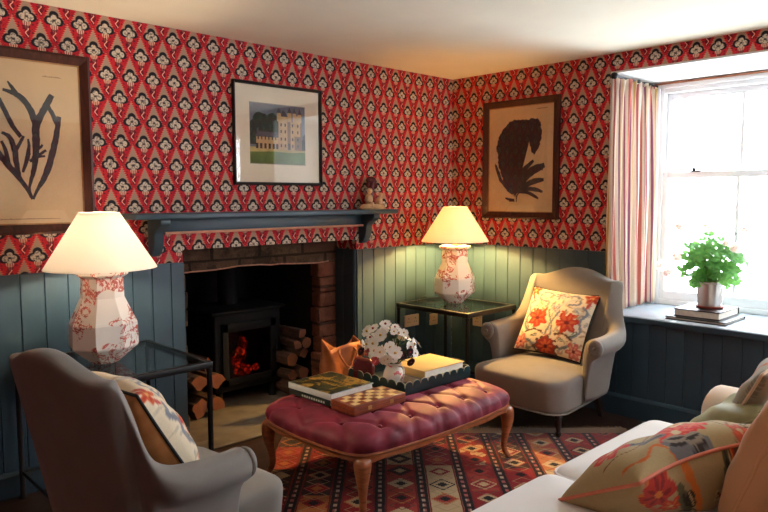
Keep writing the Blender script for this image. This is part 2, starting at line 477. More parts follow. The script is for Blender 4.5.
w3 = thing('added_window_3','added unseen white framed window behind the sofa, brightening the room','window'); w3['kind'] = 'structure'  # invented opening behind the camera side, adds fill daylight
mb = MB()
for xx in (VX0,(VX0+VX1)/2-.02,VX1-.05): mb.box((xx,RY0-.17,.8),(xx+.05,RY0-.11,2.1))
for zz in (.8,1.43,2.05): mb.box((VX0,RY0-.17,zz),(VX1,RY0-.11,zz+.05))
build(mb,'window_frame',white_paint,w3,smooth=False)
g = MB(); g.box((VX0,RY0-.145,.8),(VX1,RY0-.14,2.1)); build(g,'glass_pane',win_glass,w3,smooth=False)

# ------------------------------------------------------------------ curtain
def curtain():
    M = Mat('striped_linen', .9, .15, .1); u, v, _ = M.pos('uv')
    p = (u*6.3).frac()
    cols = [(0,(238,222,204)),(.10,(196,92,96)),(.16,(238,222,204)),(.24,(150,84,124)),(.31,(238,222,204)),(.38,(204,168,96)),(.46,(236,214,190)),(.54,(176,88,110)),(.58,(240,226,208)),(.66,(206,112,96)),(.76,(240,226,208)),(.84,(150,90,130)),(.89,(226,196,160)),(.95,(240,228,212))]
    c = M.ramp(p, [(a,srgb(b)) for a,b in cols], 'CONSTANT')
    M.color(M.mix(M.noise(M.vec, 220, 2)*.12, c, srgb(255,250,240)))
    tr = M.nt.nodes.new('ShaderNodeBsdfTranslucent'); M.nt.links.new(c, tr.inputs[0])
    mx = M.nt.nodes.new('ShaderNodeMixShader'); mx.inputs[0].default_value = .3
    out = M.nt.nodes['Material Output']; M.nt.links.new(M.b.outputs[0], mx.inputs[1]); M.nt.links.new(tr.outputs[0], mx.inputs[2]); M.nt.links.new(mx.outputs[0], out.inputs[0])
    root = thing('curtain','striped red and cream linen curtain gathered at the left of the window','curtain',(0,0,0))
    NU, NV = 240, 40; mb = MB(); rng = np.random.RandomState(3)
    ph = rng.rand(6)*6.28
    def P(i, j):
        u = i/NU; t = j/NV          # t 0 top .. 1 bottom
        gather = 1 - .10*math.exp(-((t)/.04)**2)
        swell = math.sin(PI*min(1,t*1.15))*.06
        x = -.046 - swell*.45 + u*(.637 + swell*.85) + .012*math.sin(u*30+ph[0])
        if t > .8: x += (t-.8)*.3*(1-u)*.4
        amp = .014 + .016*min(1,t*2.2)
        y = -1.347 - amp*math.sin(u*2*PI*8.5 + .5*math.sin(t*3+ph[1])) - .010*math.sin(u*2*PI*3.2+ph[2]+t*1.2) - .017*math.sin(u*2*PI*17+ph[3])*(math.exp(-t*11))
        z = 2.135 + .012*math.exp(-t*40)*math.sin(u*2*PI*16) - t*(2.135-.668)
        return (x, y, z)
    mb.add([P(i,j) for j in range(NV+1) for i in range(NU+1)], [(j*(NU+1)+i, j*(NU+1)+i+1, (j+1)*(NU+1)+i+1, (j+1)*(NU+1)+i) for j in range(NV) for i in range(NU)])
    o = build(mb,'curtain_panel',M.m,root,angle=180)
    uv = o.data.uv_layers.new(name='UVMap'); vi = np.zeros(len(o.data.loops), dtype=np.int32); o.data.loops.foreach_get('vertex_index', vi)
    uvs = np.stack([(vi % (NU+1))/NU, (vi//(NU+1))/NV], 1).astype(np.float32); uv.data.foreach_set('uv', uvs.ravel())
    sld = o.modifiers.new('t','SOLIDIFY'); sld.thickness = .004
    r = thing('curtain_pole','slim dark curtain pole with ball end above the striped curtain','curtain pole')
    mb = MB(); mb.tube([(-.035,-1.347,2.150),(.57,-1.347,2.150)], .008); build(mb,'pole',black_metal,r)
    mb = MB(); mb.ball((-.045,-1.347,2.150),.022); build(mb,'finial',black_metal,r)
    mb = MB(); mb.box((.28,-1.353,2.150),(.30,-1.312,2.162)); build(mb,'bracket',black_metal,r)
curtain()

# ------------------------------------------------------------------ fireplace
def jag(n, a, b, z, amp, seed):
    rg = random.Random(seed); return [(a+(b-a)*i/n, z+rg.uniform(-amp,amp)) for i in range(n+1)]
def fireplace():
    f = thing('fireplace','open stone fireplace in the papered wall beneath the blue mantel shelf','fireplace',(0,0,0))
    IX0, IX1, IZ = -2.155, -1.165, .955
    Y0, Y1 = .20, .30
    mb = MB()
    low = jag(16, OX0+.002, OX1+.002, IZ, .006, 4)
    low = [(x, z+.012*math.sin((x+2.3)*3.0)) for x, z in low]
    poly = low + [(OX1+.002,OZ+.04),(OX0+.002,OZ+.04)]
    mb.prism(poly, Y0, Y1, 'y'); build(mb,'stone_lintel',stone_dark,f,smooth=False,bevel=.008)
    # worn pale lower lip of the lintel
    lip = MB(); lip.tube([(x, Y0+.004, z+.004) for x, z in low[1:-1]], .006, 6); build(lip,'lintel_edge',plain('chipped_stone',(170,120,96),.9,.3,40),f)
    for nm, a, b, m in (('stone_jamb',OX0+.002,IX0,stone_dark),('stone_jamb',IX1,OX1+.002,stone_red)):
        mb = MB(); rg = random.Random(9); n = 9; inner = []
        for i in range(n):
            z0 = IZ*i/n+.001; z1 = IZ*(i+1)/n-.004; d = rg.uniform(-.012,.012); dy = rg.uniform(0,.012)
            if a < -1.5: mb.box((a,Y0+dy,z0),(b+d,Y1,z1))
            else: mb.box((a+d,Y0+dy,z0),(b,Y1,z1))
        build(mb,nm,m,f,smooth=False,bevel=.01)
    mb = MB(); Z1 = 1.15
    mb.box((OX0-.05,Y1,0),(IX0-.02,1.0,Z1)); mb.box((IX1+.02,Y1,0),(OX1+.05,1.0,Z1)); mb.box((IX1+.05,.222,0),(OX1+.05,Y1,Z1)); mb.box((OX0-.05,.222,0),(IX0-.05,Y1,Z1)); mb.box((OX0,1.0,0),(OX1,1.1,Z1)); mb.box((OX0,Y1,1.03),(OX1,1.0,Z1))
    build(mb,'firebox',soot,f,smooth=False)
    mb = MB(); mb.box((OX0+.01,-.15,.0),(OX1-.03,1.0,.012)); mb.box((OX0+.02,-.16,.0),(-1.62,-.01,.014))
    build(mb,'hearth_slab',slab_m,f,smooth=False,bevel=.006)
fireplace()

def shelf():
    s = thing('mantel_shelf','long dark blue mantel shelf on shaped brackets over the fireplace','shelf')
    b = paint_blue
    mb = MB(); mb.prism([(-2.618,1.288),(-.775,1.288),(-.775,1.296),(-.770,1.318),(-2.622,1.318),(-2.618,1.296)], -.18, -.0, 'y'); build(mb,'shelf_board',b,s,smooth=False,bevel=.005)
    mb = MB(); mb.box((-2.40,-.035,1.205),(-.93,0,1.288)); build(mb,'back_rail',b,s,smooth=False,bevel=.003)
    glint_m = plain('rail_edge_glint',(232,168,140),.35,.1,20,metal=.25)  # bright strip painting the highlight on the rail's lower edge
    mb = MB(); mb.tube([(-2.40,-.045,1.21),(-.955,-.045,1.21)],.0075); build(mb,'rail_edge_glint',glint_m,s)
    for x in (-2.45,-.955):
        mb = MB(); prof = [(0,1.288),(-.155,1.288),(-.155,1.262),(-.135,1.245),(-.10,1.232),(-.078,1.205),(-.075,1.17),(-.066,1.135),(-.045,1.105),(-.02,1.088),(0,1.088)]
        mb.prism(prof, x-.028, x+.028, 'x'); build(mb,'bracket',b,s,smooth=False,bevel=.004)
shelf()

def stove():
    s = thing('wood_stove','black cast iron wood stove alight inside the fireplace','stove',(-1.59,.62,.012))
    mb = MB(); mb.box((-.26,-.18,.10),(.26,.2,.62)); build(mb,'stove_body',iron,s,smooth=False,bevel=.012)
    mb = MB(); mb.box((-.29,-.21,.62),(.29,.22,.645)); build(mb,'top_plate',iron,s,smooth=False,bevel=.006)
    for x in (-.21,.21):
        for y in (-.14,.15):
            mb = MB(); mb.lathe([(.03,0),(.02,.03),(.025,.1)],12,(x,y,0)); build(mb,'leg',iron,s)
    mb = MB(); mb.lathe([(.07,.645),(.07,1.05)],20,(0,.08,0)); build(mb,'flue_pipe',iron,s)
    mb = MB()
    mb.box((-.21,-.2,.14),(-.165,-.18,.56)); mb.box((.165,-.2,.14),(.21,-.18,.56)); mb.box((-.21,-.2,.14),(.21,-.18,.19)); mb.box((-.21,-.2,.50),(.21,-.18,.56))
    d = build(mb,'stove_door',iron,s,smooth=False,bevel=.004)
    mb = MB(); mb.box((-.165,-.192,.19),(.165,-.186,.50)); build(mb,'door_glass',glass_mat('stove_glass',(.55,.45,.4),.05),d,smooth=False)
    mb = MB(); mb.tube([(.19,-.2,.34),(.19,-.235,.34),(.19,-.235,.42)],.008); build(mb,'door_handle',iron,d)
    # fire lit inside: a recess is not cut, embers lie just behind the glass
    M = Mat('embers',.9); M.pos('obj'); n = M.noise(M.vec, 26, 4, .65, .8)
    M.color(srgb(20,8,5)); M.nt.links.new(M.ramp(n,[(.44,(0,0,0,1)),(.54,(.16,.005,.003,1)),(.62,(.7,.03,.01,1)),(.72,(1,.16,.03,1))]), M.b.inputs['Emission Color']); M.b.inputs['Emission Strength'].default_value = .9
    mb = MB(); rg = random.Random(5)
    for (x,z,r) in ((-.07,.235,.040),(-.02,.225,.03),(.05,.235,.022),(-.10,.30,.03),(-.065,.335,.035),(-.05,.40,.03),(-.075,.36,.026),(-.055,.44,.02)):
        mb.ball((x,-.1805,z),(r*1.25,.004,r*1.15),14,10)
    build(mb,'fire',M.m,s,angle=180)
stove()

# ------------------------------------------------------------------ logs
bark = plain('log_bark',(74,50,38),.95,.3,20,.6,40)
cut = plain('log_cut_face',(112,64,42),.9,.22,18,.2,60)
def log(c, size, L, rot, seed, label, group):
    rg = random.Random(seed); mb = MB()
    kind = seed % 3; n = 10; pts = []
    for i in range(n):
        a = 2*PI*i/n
        r = size*(1 if kind == 0 else (1 if math.cos(a) > -.2 else .42))*rg.uniform(.92,1.08)
        pts.append((r*math.cos(a), r*math.sin(a)))
    v = [(x, -L/2, z) for x, z in pts] + [(x*1.03, L/2, z*1.03) for x, z in pts]
    mb.add(v, [(i,(i+1)%n,n+(i+1)%n,n+i) for i in range(n)], 0)
    mb.add(v[:n], [tuple(range(n))], 1); mb.add(v[n:], [tuple(range(n))[::-1]], 1)
    o = build(mb,'firewood_log',[bark,cut],None,c,rot,smooth=False,bevel=0)
    tag(o,label,'log',group)
GL = 'logs stacked left of the stove'; GR = 'logs stacked right of the stove'
left = [((-2.06,.485,.088),.074,(0,.3,.12),2,'split log lying lowest at the left jamb of the fireplace'),
        ((-1.925,.47,.075),.060,(0,-.9,.08),5,'split log on the hearth nearest the stove, left stack'),
        ((-2.05,.46,.232),.068,(0,-1.35,.1),4,'large round-backed log atop the lowest log at the left jamb'),
        ((-1.925,.46,.222),.070,(0,-1.5,.06),8,'large round-backed log in the left stack nearest the stove'),
        ((-1.99,.49,.352),.050,(0,.2,.1),7,'log topmost of the left stack')]
for c, s, r, sd, lb in left: log(c, s, .30, r, sd, lb, GL)
right = [(-1.33,.075,.058),(-1.225,.072,.055),(-1.335,.185,.05),(-1.225,.19,.056),(-1.34,.285,.045),(-1.235,.295,.048),(-1.30,.375,.042),(-1.215,.385,.04),(-1.26,.462,.044)]
wh = ['lowest row, nearest the stove','lowest row, beside the right jamb','second row, nearest the stove','second row, beside the right jamb','third row, nearest the stove','third row, beside the right jamb','fourth row, nearest the stove','fourth row, beside the right jamb','topmost of all']
for i, (x, z, s) in enumerate(right):
    log((x,.42+.02*(i%3),z), s, .3, (0,i*.9,.1*((i%3)-1)), i+11, 'firewood log in the right-hand stack, '+wh[i], GR)

# ------------------------------------------------------------------ pictures
def onwall(name, label, wall, s, z):
    """Empty on a wall: local x runs to the right along the wall, -y into the room, origin at the picture centre"""
    if wall == 'back': return thing(name,label,'picture',(s,-.001,z),0)
    return thing(name,label,'picture',(-.001,s,z),-PI/2)
def frame_parts(t, W, H, fwid, depth, fm, slip=None):
    a, b = W/2, H/2
    mb = MB()
    def member(pts): mb.add(*pts)
    prof = [(0,0),(0,-depth),(fwid*.25,-depth-.004),(fwid*.75,-depth*.75),(fwid,-depth*.55),(fwid,0)]
    cs = [(-a,-b),(a,-b),(a,b),(-a,b)]; inn = [(1,1),(-1,1),(-1,-1),(1,-1)]
    rings = []
    for (x,z),(dx,dz) in zip(cs,inn): rings.append([(x+dx*p[0],p[1],z+dz*p[0]) for p in prof])
    rings.append(rings[0]); mb.loft(rings,0,False,False,True)
    build(mb,'frame',fm,t,smooth=False)
    if slip:
        mb = MB(); i0 = fwid-.002; i1 = fwid+.006
        for q in range(4):
            (x,z),(dx,dz) = cs[q],inn[q]; (x2,z2),(dx2,dz2) = cs[(q+1)%4],inn[(q+1)%4]
            mb.poly([(x+dx*i0,-.012,z+dz*i0),(x2+dx2*i0,-.012,z2+dz2*i0),(x2+dx2*i1,-.008,z2+dz2*i1),(x+dx*i1,-.008,z+dz*i1)])
        build(mb,'gilt_slip',slip,t,smooth=False)
    mb = MB(); mb.box((-a+fwid*.5,-.013,-b+fwid*.5),(a-fwid*.5,-.0115,b-fwid*.5)); build(mb,'glass_pane',pic_glass,t,smooth=False)
def sheet(t, name, W, H, y, m):
    mb = MB(); mb.box((-W/2,-y,-H/2),(W/2,-.0005,H/2)); return build(mb,name,m,t,smooth=False)
def blade(mb, pts, widths, y=-.0072, m=0, ragged=0, seed=1):
    """tapered ribbon drawn on the sheet"""
    rg = random.Random(seed)
    P = catmull([(p[0],p[1],w) for p, w in zip(pts,widths)], 6); L = []; R = []
    for i, p in enumerate(P):
        q = P[min(i+1,len(P)-1)] - P[max(i-1,0)]; d = np.array([q[0],q[1]]); d = d/(np.linalg.norm(d)+1e-9)
        n = np.array([-d[1],d[0]]); w = max(p[2],.0006)
        j1 = 1+rg.uniform(-ragged,ragged); j2 = 1+rg.uniform(-ragged,ragged)
        L.append((p[0]+n[0]*w*j1, y, p[1]+n[1]*w*j1)); R.append((p[0]-n[0]*w*j2, y, p[1]-n[1]*w*j2))
    k = len(L)
    mb.add(L+R, [(i,i+1,k+i+1,k+i) for i in range(k-1)], m)
def caption(mb, x0, x1, z, n, y=-.0074):
    rg = random.Random(int(abs(x0*1000))+n)
    for i in range(n):
        x = x0+(x1-x0)*i/n; w = (x1-x0)/n*.6; h = rg.choice((.003,.0045,.006))
        mb.box((x,y,z),(x+w,y+.0004,z+h)); 
def weed_left():
    t = onwall('framed_seaweed_print','framed print of dark branching seaweed, above the white-shaded lamp','back',-3.072,1.654)
    frame_parts(t,.634,.85,.046,.026,gold_wood,gilt)
    sheet(t,'print_sheet',.57,.79,.007,mat_paper)
    mb = MB()
    B = [ ([(0.04, -0.261), (0.062, -0.214), (0.097, -0.152), (0.131, -0.055), (0.155, 0.042), (0.171, 0.131)],[0.0034, 0.0042, 0.0076, 0.0085, 0.0076, 0.0059]),
([(0.037, -0.257), (0.027, -0.205), (0.05, -0.119), (0.064, -0.015), (0.068, 0.08), (0.108, 0.164), (0.143, 0.229)],[0.0034, 0.0034, 0.0068, 0.0093, 0.0093, 0.0085, 0.0076]),
([(0.037, -0.261), (0.014, -0.209), (-0.016, -0.163), (-0.057, -0.108), (-0.088, -0.064), (-0.123, -0.008)],[0.0034, 0.0051, 0.0068, 0.0076, 0.0068, 0.0051]),
([(0.067, 0.063), (0.057, 0.122), (0.031, 0.179), (-0.011, 0.217), (-0.067, 0.234)],[0.0085, 0.0085, 0.0076, 0.0068, 0.0034]),
([(-0.007, 0.214), (-0.025, 0.242), (-0.045, 0.273)],[0.0059, 0.0051, 0.0017]),
([(0.121, 0.179), (0.143, 0.137), (0.158, 0.095)],[0.0051, 0.0059, 0.0059]),
([(-0.084, 0.193), (-0.061, 0.137), (-0.033, 0.073), (0.0, 0.025)],[0.0051, 0.0059, 0.0059, 0.0051]),
([(0.001, -0.137), (0.023, -0.068), (0.032, -0.02), (0.03, 0.018)],[0.0034, 0.0059, 0.0042, 0.0025]),
([(0.032, -0.085), (0.069, -0.058), (0.106, -0.03)],[0.0042, 0.0042, 0.0034]),
([(0.042, -0.067), (0.075, -0.062), (0.101, -0.058)],[0.0034, 0.0034, 0.0025]),
([(-0.016, -0.163), (-0.025, -0.087), (-0.029, -0.036), (-0.048, 0.022), (-0.08, 0.041)],[0.0059, 0.0068, 0.0068, 0.0059, 0.0034]),
([(-0.029, -0.045), (-0.005, -0.001), (0.012, 0.03)],[0.0051, 0.0042, 0.0034]),
([(-0.057, -0.108), (-0.066, -0.046), (-0.082, 0.003)],[0.0059, 0.0051, 0.0034]),
([(0.07, -0.028), (0.083, -0.017), (0.091, -0.005)],[0.0034, 0.0034, 0.0025]) ]
    for k,(p,w) in enumerate(B): blade(mb,p,[q*1.75 for q in w],y=-.0074-.0002*k,ragged=.12,seed=k)
    build(mb,'seaweed_drawing',ink,t,smooth=False,recalc=False)
    mb = MB(); caption(mb,.105,.19,.31,9); build(mb,'heading_lettering',ink_small,t,smooth=False); mb = MB(); caption(mb,-.26,.16,-.355,34); build(mb,'caption_lettering',ink_small,t,smooth=False)
def weed_right():
    t = onwall('framed_seaweed_print','framed print of a broad dark seaweed frond, on the wall beside the striped curtain','right',-.631,1.664)
    frame_parts(t,.6375,.84,.046,.026,gold_wood,gilt)
    sheet(t,'print_sheet',.57,.78,.007,mat_paper)
    mb = MB()
    FM = [(-0.042, -0.268), (-0.094, -0.208), (-0.146, -0.149), (-0.179, -0.054), (-0.195, 0.031), (-0.203, 0.099), (-0.183, 0.166), (-0.142, 0.23), (-0.072, 0.278), (0.027, 0.274), (0.133, 0.277), (0.166, 0.247), (0.178, 0.174), (0.161, 0.096), (0.119, 0.025), (0.094, 0.059), (0.079, 0.116), (0.045, 0.184), (0.029, 0.185), (-0.019, 0.106), (-0.037, 0.024), (-0.057, -0.025), (-0.065, -0.108), (-0.047, -0.192), (-0.032, -0.251)]
    FL = [(-0.042, -0.263), (-0.104, -0.222), (-0.178, -0.148), (-0.215, -0.053), (-0.22, -0.016), (-0.194, -0.045), (-0.157, -0.131), (-0.08, -0.215)]
    FF = [ ([(-0.032, -0.242), (0.025, -0.143), (0.112, -0.08), (0.202, -0.047)],[0.0033, 0.0131, 0.0175, 0.0098]),
([(-0.032, -0.242), (0.046, -0.185), (0.132, -0.154), (0.198, -0.147)],[0.0033, 0.0098, 0.012, 0.0065]),
([(-0.033, -0.234), (0.056, -0.21), (0.134, -0.214), (0.191, -0.231)],[0.0033, 0.0076, 0.0087, 0.0044]),
([(-0.013, -0.234), (0.066, -0.235), (0.125, -0.26), (0.158, -0.276)],[0.0033, 0.0065, 0.0065, 0.0033]),
([(-0.033, -0.234), (-0.004, -0.135), (0.044, -0.07), (0.114, -0.012)],[0.0033, 0.0087, 0.0109, 0.0055]),
([(-0.033, -0.234), (-0.028, -0.142), (-0.025, -0.076), (-0.003, -0.007)],[0.0033, 0.0065, 0.0076, 0.0033]),
([(-0.032, -0.242), (0.055, -0.136), (0.131, -0.064), (0.191, -0.074)],[0.0033, 0.0098, 0.0109, 0.0055]),
([(-0.025, -0.301), (-0.022, -0.259), (0.001, -0.234)],[0.0022, 0.0033, 0.0022]),
([(-0.042, -0.284), (-0.082, -0.284), (-0.12, -0.273)],[0.0033, 0.0055, 0.0033]),
([(-0.038, -0.296), (-0.062, -0.293), (-0.086, -0.296)],[0.0022, 0.0033, 0.0022]) ]
    rg = random.Random(5)
    for q, (pl, am) in enumerate(((FM,.007),(FL,.003))):
        out = []
        for i in range(len(pl)):
            x0_, z0_ = pl[i]; x1_, z1_ = pl[(i+1)%len(pl)]; m = 7
            for j in range(m):
                f = j/m; out.append((x0_+(x1_-x0_)*f+rg.uniform(-am,am), -.0074-.0002*q, z0_+(z1_-z0_)*f+rg.uniform(-am,am)))
        mb.poly(out)
    for k,(p,w) in enumerate(FF): blade(mb,p,[q*1.7 for q in w],y=-.0078-.0002*k,ragged=.1,seed=k)
    build(mb,'seaweed_drawing',ink_brown,t,smooth=False,recalc=False)
    mb = MB(); caption(mb,.13,.22,.34,9); build(mb,'caption_lettering',ink_small,t,smooth=False)
def castle():
    t = onwall('framed_castle_painting','black framed painting of a stone castle, over the mantel shelf','back',-1.632,1.7735)
    W, H = .642, .60
    frame_parts(t,W,H,.017,.022,plain('black_frame',(26,24,26),.35,.1,10))
    sheet(t,'mount',.61,.57,.006,mat_white)
    A = dict(sky=plain('painted_sky',(112,118,128),.85,.2,9), tree=plain('painted_tree',(30,52,38),.85,.35,25), stone=plain('painted_stone',(196,160,112),.85,.14,20), shade=plain('painted_stone_dark',(132,104,78),.85,.15,20), roof=plain('painted_slate',(78,76,84),.85,.15,25), lawn=plain('painted_lawn',(88,112,48),.85,.25,14), path=plain('painted_path',(188,164,104),.85,.15,15), dark=plain('painted_dark',(34,30,34),.85))
    K = list(A); mats = list(A.values())
    mb = MB(); lay = [0]
    x0, x1, z0, z1 = -.208, .196, -.172, .182
    def P(k, pts):
        lay[0] += 1; y = -.0062-.00003*lay[0]
        mb.poly([(p[0],y,p[1]) for p in pts], K.index(k))
    def R(k,a,b,c,d): P(k,[(a,c),(b,c),(b,d),(a,d)])
    R('sky',x0,x1,z0,z1)
    rg = random.Random(2)
    for cx,cz,r in ((-.17,.04,.05),(-.13,.07,.06),(-.09,.06,.06),(-.05,.08,.05),(-.15,-.0,.05),(-.185,-.01,.035),(-.06,.03,.05),(-.02,.05,.04)):
        P('tree',[(max(x0,cx+r*math.cos(2*PI*i/14)*rg.uniform(.85,1.1)),cz+r*math.sin(2*PI*i/14)*rg.uniform(.85,1.1)) for i in range(14)])
    R('tree',x0,.0,-.06,.0)
    R('path',x0,x1,-.115,-.075)
    R('lawn',x0,x1,z0,-.105)
    P('lawn',[(x0,-.105),(-.05,-.098),(.1,-.102),(x1,-.095),(x1,-.12),(x0,-.12)])
    # long wing
    R('stone',-.165,-.005,-.085,-.012); P('roof',[(-.172,-.014),(.0,-.014),(.0,.016),(-.155,.018)])
    for x in (-.15,-.125,-.10,-.075,-.05,-.025): P('roof',[(x-.009,.0),(x+.009,.0),(x,.02)]); R('dark',x-.004,x+.004,-.03,-.012)
    for x in (-.158,-.13,-.10,-.07,-.04,-.015): R('dark',x-.008,x+.008,-.083,-.052)
    R('roof',-.155,-.147,.016,.04)
    # keep with turrets
    R('stone',-.005,.085,-.085,.115); R('stone',.08,.17,-.085,.085); R('shade',.115,.17,-.085,.085); R('stone',.11,.16,.0,.125)
    R('shade',.062,.085,-.085,.115)
    for x,w,h in ((.0,.014,.135),(.03,.012,.125),(.078,.015,.14),(.115,.012,.14),(.155,.014,.135)):
        R('stone',x-w,x+w,.085,h); P('roof',[(x-w-.004,h),(x+w+.004,h),(x,h+.035)])
    P('roof',[(.012,.115),(.066,.115),(.04,.15)])
    for x in (.015,.045,.1,.14):
        for z in (-.06,-.02,.025,.065): R('dark',x-.005,x+.005,z-.009,z+.009)
    R('dark',.066,.082,-.085,-.045); P('roof',[(.175,-.085),(x1,-.085),(x1,.02),(.175,.0)]); R('tree',.17,x1,-.085,-.02)
    for p,q in (((-.21,.184),(.2,.184)),((-.21,-.174),(.2,-.174))): mb.box((p[0],-.0068,p[1]-.001),(q[0],-.0062,p[1]+.001),K.index('dark'))
    build(mb,'painting',mats,t,smooth=False,recalc=False)
weed_left(); weed_right(); castle()

# ------------------------------------------------------------------ ornament on the mantel
def ornament():
    t = thing('pottery_figurine','small dark red and cream pottery figure group standing on the mantel shelf','ornament',(-.93,-.085,1.318)); t.scale = (1.3,1.3,1.3)
    cream = plain('cream_glaze',(206,170,130),.25,.2,40); red = plain('oxblood_glaze',(84,24,26),.2,.3,40)
    mb = MB(); mb.lathe([(.062,0),(.066,.008),(.06,.02),(.05,.028)],24); o = build(mb,'base',cream,t); o.scale = (1.25,.7,1)
    mb = MB(); mb.tube([(.0,.012,.02),(.005,.012,.06),(.0,.012,.1),(.008,.012,.15)],[.02,.016,.018,.026],12); mb.ball((.0,.012,.15),(.03,.022,.02)); mb.ball((.026,.012,.12),(.018,.015,.016)); mb.ball((-.02,.012,.128),(.014,.013,.014)); build(mb,'tree_trunk',red,t)
    mb = MB(); mb.ball((-.034,-.008,.05),(.022,.02,.034)); mb.ball((-.03,-.01,.095),(.014,.014,.016)); mb.tube([(-.05,-.01,.065),(-.058,-.02,.045),(-.04,-.028,.04)],.007); mb.tube([(-.04,-.02,.03),(-.03,-.035,.03),(-.032,-.036,.01)],.009); build(mb,'seated_figure',cream,t,angle=180)
    mb = MB(); mb.ball((.042,-.006,.04),(.02,.018,.026)); mb.ball((.05,-.01,.074),(.012,.012,.013)); mb.tube([(.03,-.014,.04),(.024,-.03,.028)],.006); build(mb,'small_figure',cream,t,angle=180)
ornament()

# ------------------------------------------------------------------ wall sockets
ivory = plain('ivory_plastic',(214,184,150),.35,.05,10)
def socket(loc, rotz, w, label):
    t = thing('wall_socket',label,'socket',loc,rotz,'wall sockets behind the corner table')
    mb = MB(); mb.prism(rrect(w/2,.043,.006,3),-.010,0,'y'); build(mb,'face_plate',ivory,t,smooth=False,bevel=.002)
    for cx in ((-.036,.036) if w > .1 else (0,)):
        mb = MB()
        mb.box((cx-.003,-.0108,.012),(cx+.003,-.0098,.02)); mb.box((cx-.014,-.0108,-.012),(cx-.007,-.0098,-.007)); mb.box((cx+.007,-.0108,-.012),(cx+.014,-.0098,-.007))
        build(mb,'pin_holes',black_metal,t,smooth=False)
socket((-.477,-.0155,.489),0,.146,'double ivory wall socket behind the corner lamp table, nearest the fireplace')
socket((-.235,-.0155,.468),0,.086,'single ivory wall socket on the fireplace wall close to the corner')
socket((-.0155,-.275,.463),-PI/2,.086,'single ivory wall socket on the window wall beside the armchair arm')

# ------------------------------------------------------------------ side tables
def side_table(name, label, x0, x1, y0, y1, zt, low):
    cx, cy = (x0+x1)/2, (y0+y1)/2; a, b = (x1-x0)/2, (y1-y0)/2
    t = thing(name,label,'side table',(cx,cy,0)); w = .026
    mb = MB(); z0 = zt-.03
    mb.box((-a,-b,z0),(a,-b+w,zt)); mb.box((-a,b-w,z0),(a,b,zt)); mb.box((-a,-b+w,z0),(-a+w,b-w,zt)); mb.box((a-w,-b+w,z0),(a,b-w,zt))
    build(mb,'top_frame',black_metal,t,smooth=False,bevel=.003)
    mb = MB(); mb.box((-a+w,-b+w,zt-.012),(a-w,b-w,zt-.002)); build(mb,'glass_top',table_glass,t,smooth=False)
    for sx in (-1,1):
        for sy in (-1,1):
            X0, Y0 = sx*(a-w/2), sy*(b-w/2); mb = MB()
            mb.lathe([(.017,0),(.017,.012),(.012,.02),(.0125,zt-.05),(.015,zt-.042),(.013,zt-.03)],14,(X0,Y0,0)); build(mb,'leg',black_metal,t)
    mb = MB()
    for sy in (-1,1): mb.tube([(-a+w/2,sy*(b-w/2),low),(a-w/2,sy*(b-w/2),low)],.007)
    for sx in (-1,1): mb.tube([(sx*(a-w/2),-b+w/2,low),(sx*(a-w/2),b-w/2,low)],.007)
    build(mb,'stretcher',black_metal,t)
    return t
side_table('side_table','black metal side table with glass top, left of the fireplace under the white-shaded lamp',-3.165,-2.515,-.715,-.05,.656,.125)
side_table('side_table','black metal side table with glass top in the corner between the two papered walls',-.72,-.19,-.745,-.10,.656,.11)

# ------------------------------------------------------------------ table lamps
def lamp_base_mat():
    M = Mat('painted_porcelain', .22, .5); x, y, z = M.pos('obj')
    n = M.noise(M.vec, 11, 4, .65, 1.4); n2 = M.noise(M.vec, 38, 4, .7, 1.0); n3 = M.noise(M.vec, 5, 2)
    # branching sprays: thin contour of a warped noise, only in patches
    patch = n3.gt(.44)
    line = (n - .5).abs().lt(.024)
    blot = n2.gt(.54)*(n - .5).abs().lt(.085)
    m = (line.max(blot))*patch
    c = M.mix(m*.9, srgb(244,238,228), M.ramp(n2, [(.4,srgb(206,70,44)),(.7,srgb(150,44,38))]))
    M.color(c); return M.m
def shade_mat(name, col, trans=.45):
    M = Mat(name, .9, .1); M.pos('obj'); c = srgb(col)
    M.color(c); M.bump(M.noise(M.vec, 240, 2), .1, .002)
    tr = M.nt.nodes.new('ShaderNodeBsdfTranslucent'); tr.inputs[0].default_value = c
    mx = M.nt.nodes.new('ShaderNodeMixShader'); mx.inputs[0].default_value = trans
    out = M.nt.nodes['Material Output']; M.nt.links.new(M.b.outputs[0], mx.inputs[1]); M.nt.links.new(tr.outputs[0], mx.inputs[2]); M.nt.links.new(mx.outputs[0], out.inputs[0]); return M.m
porcelain = lamp_base_mat()
def bulb_mat(watt, col):
    m = Mat('lit_bulb'); m.b.inputs['Emission Color'].default_value = col+(1,); m.b.inputs['Emission Strength'].default_value = watt/(PI*4*PI*.032**2); return m.m
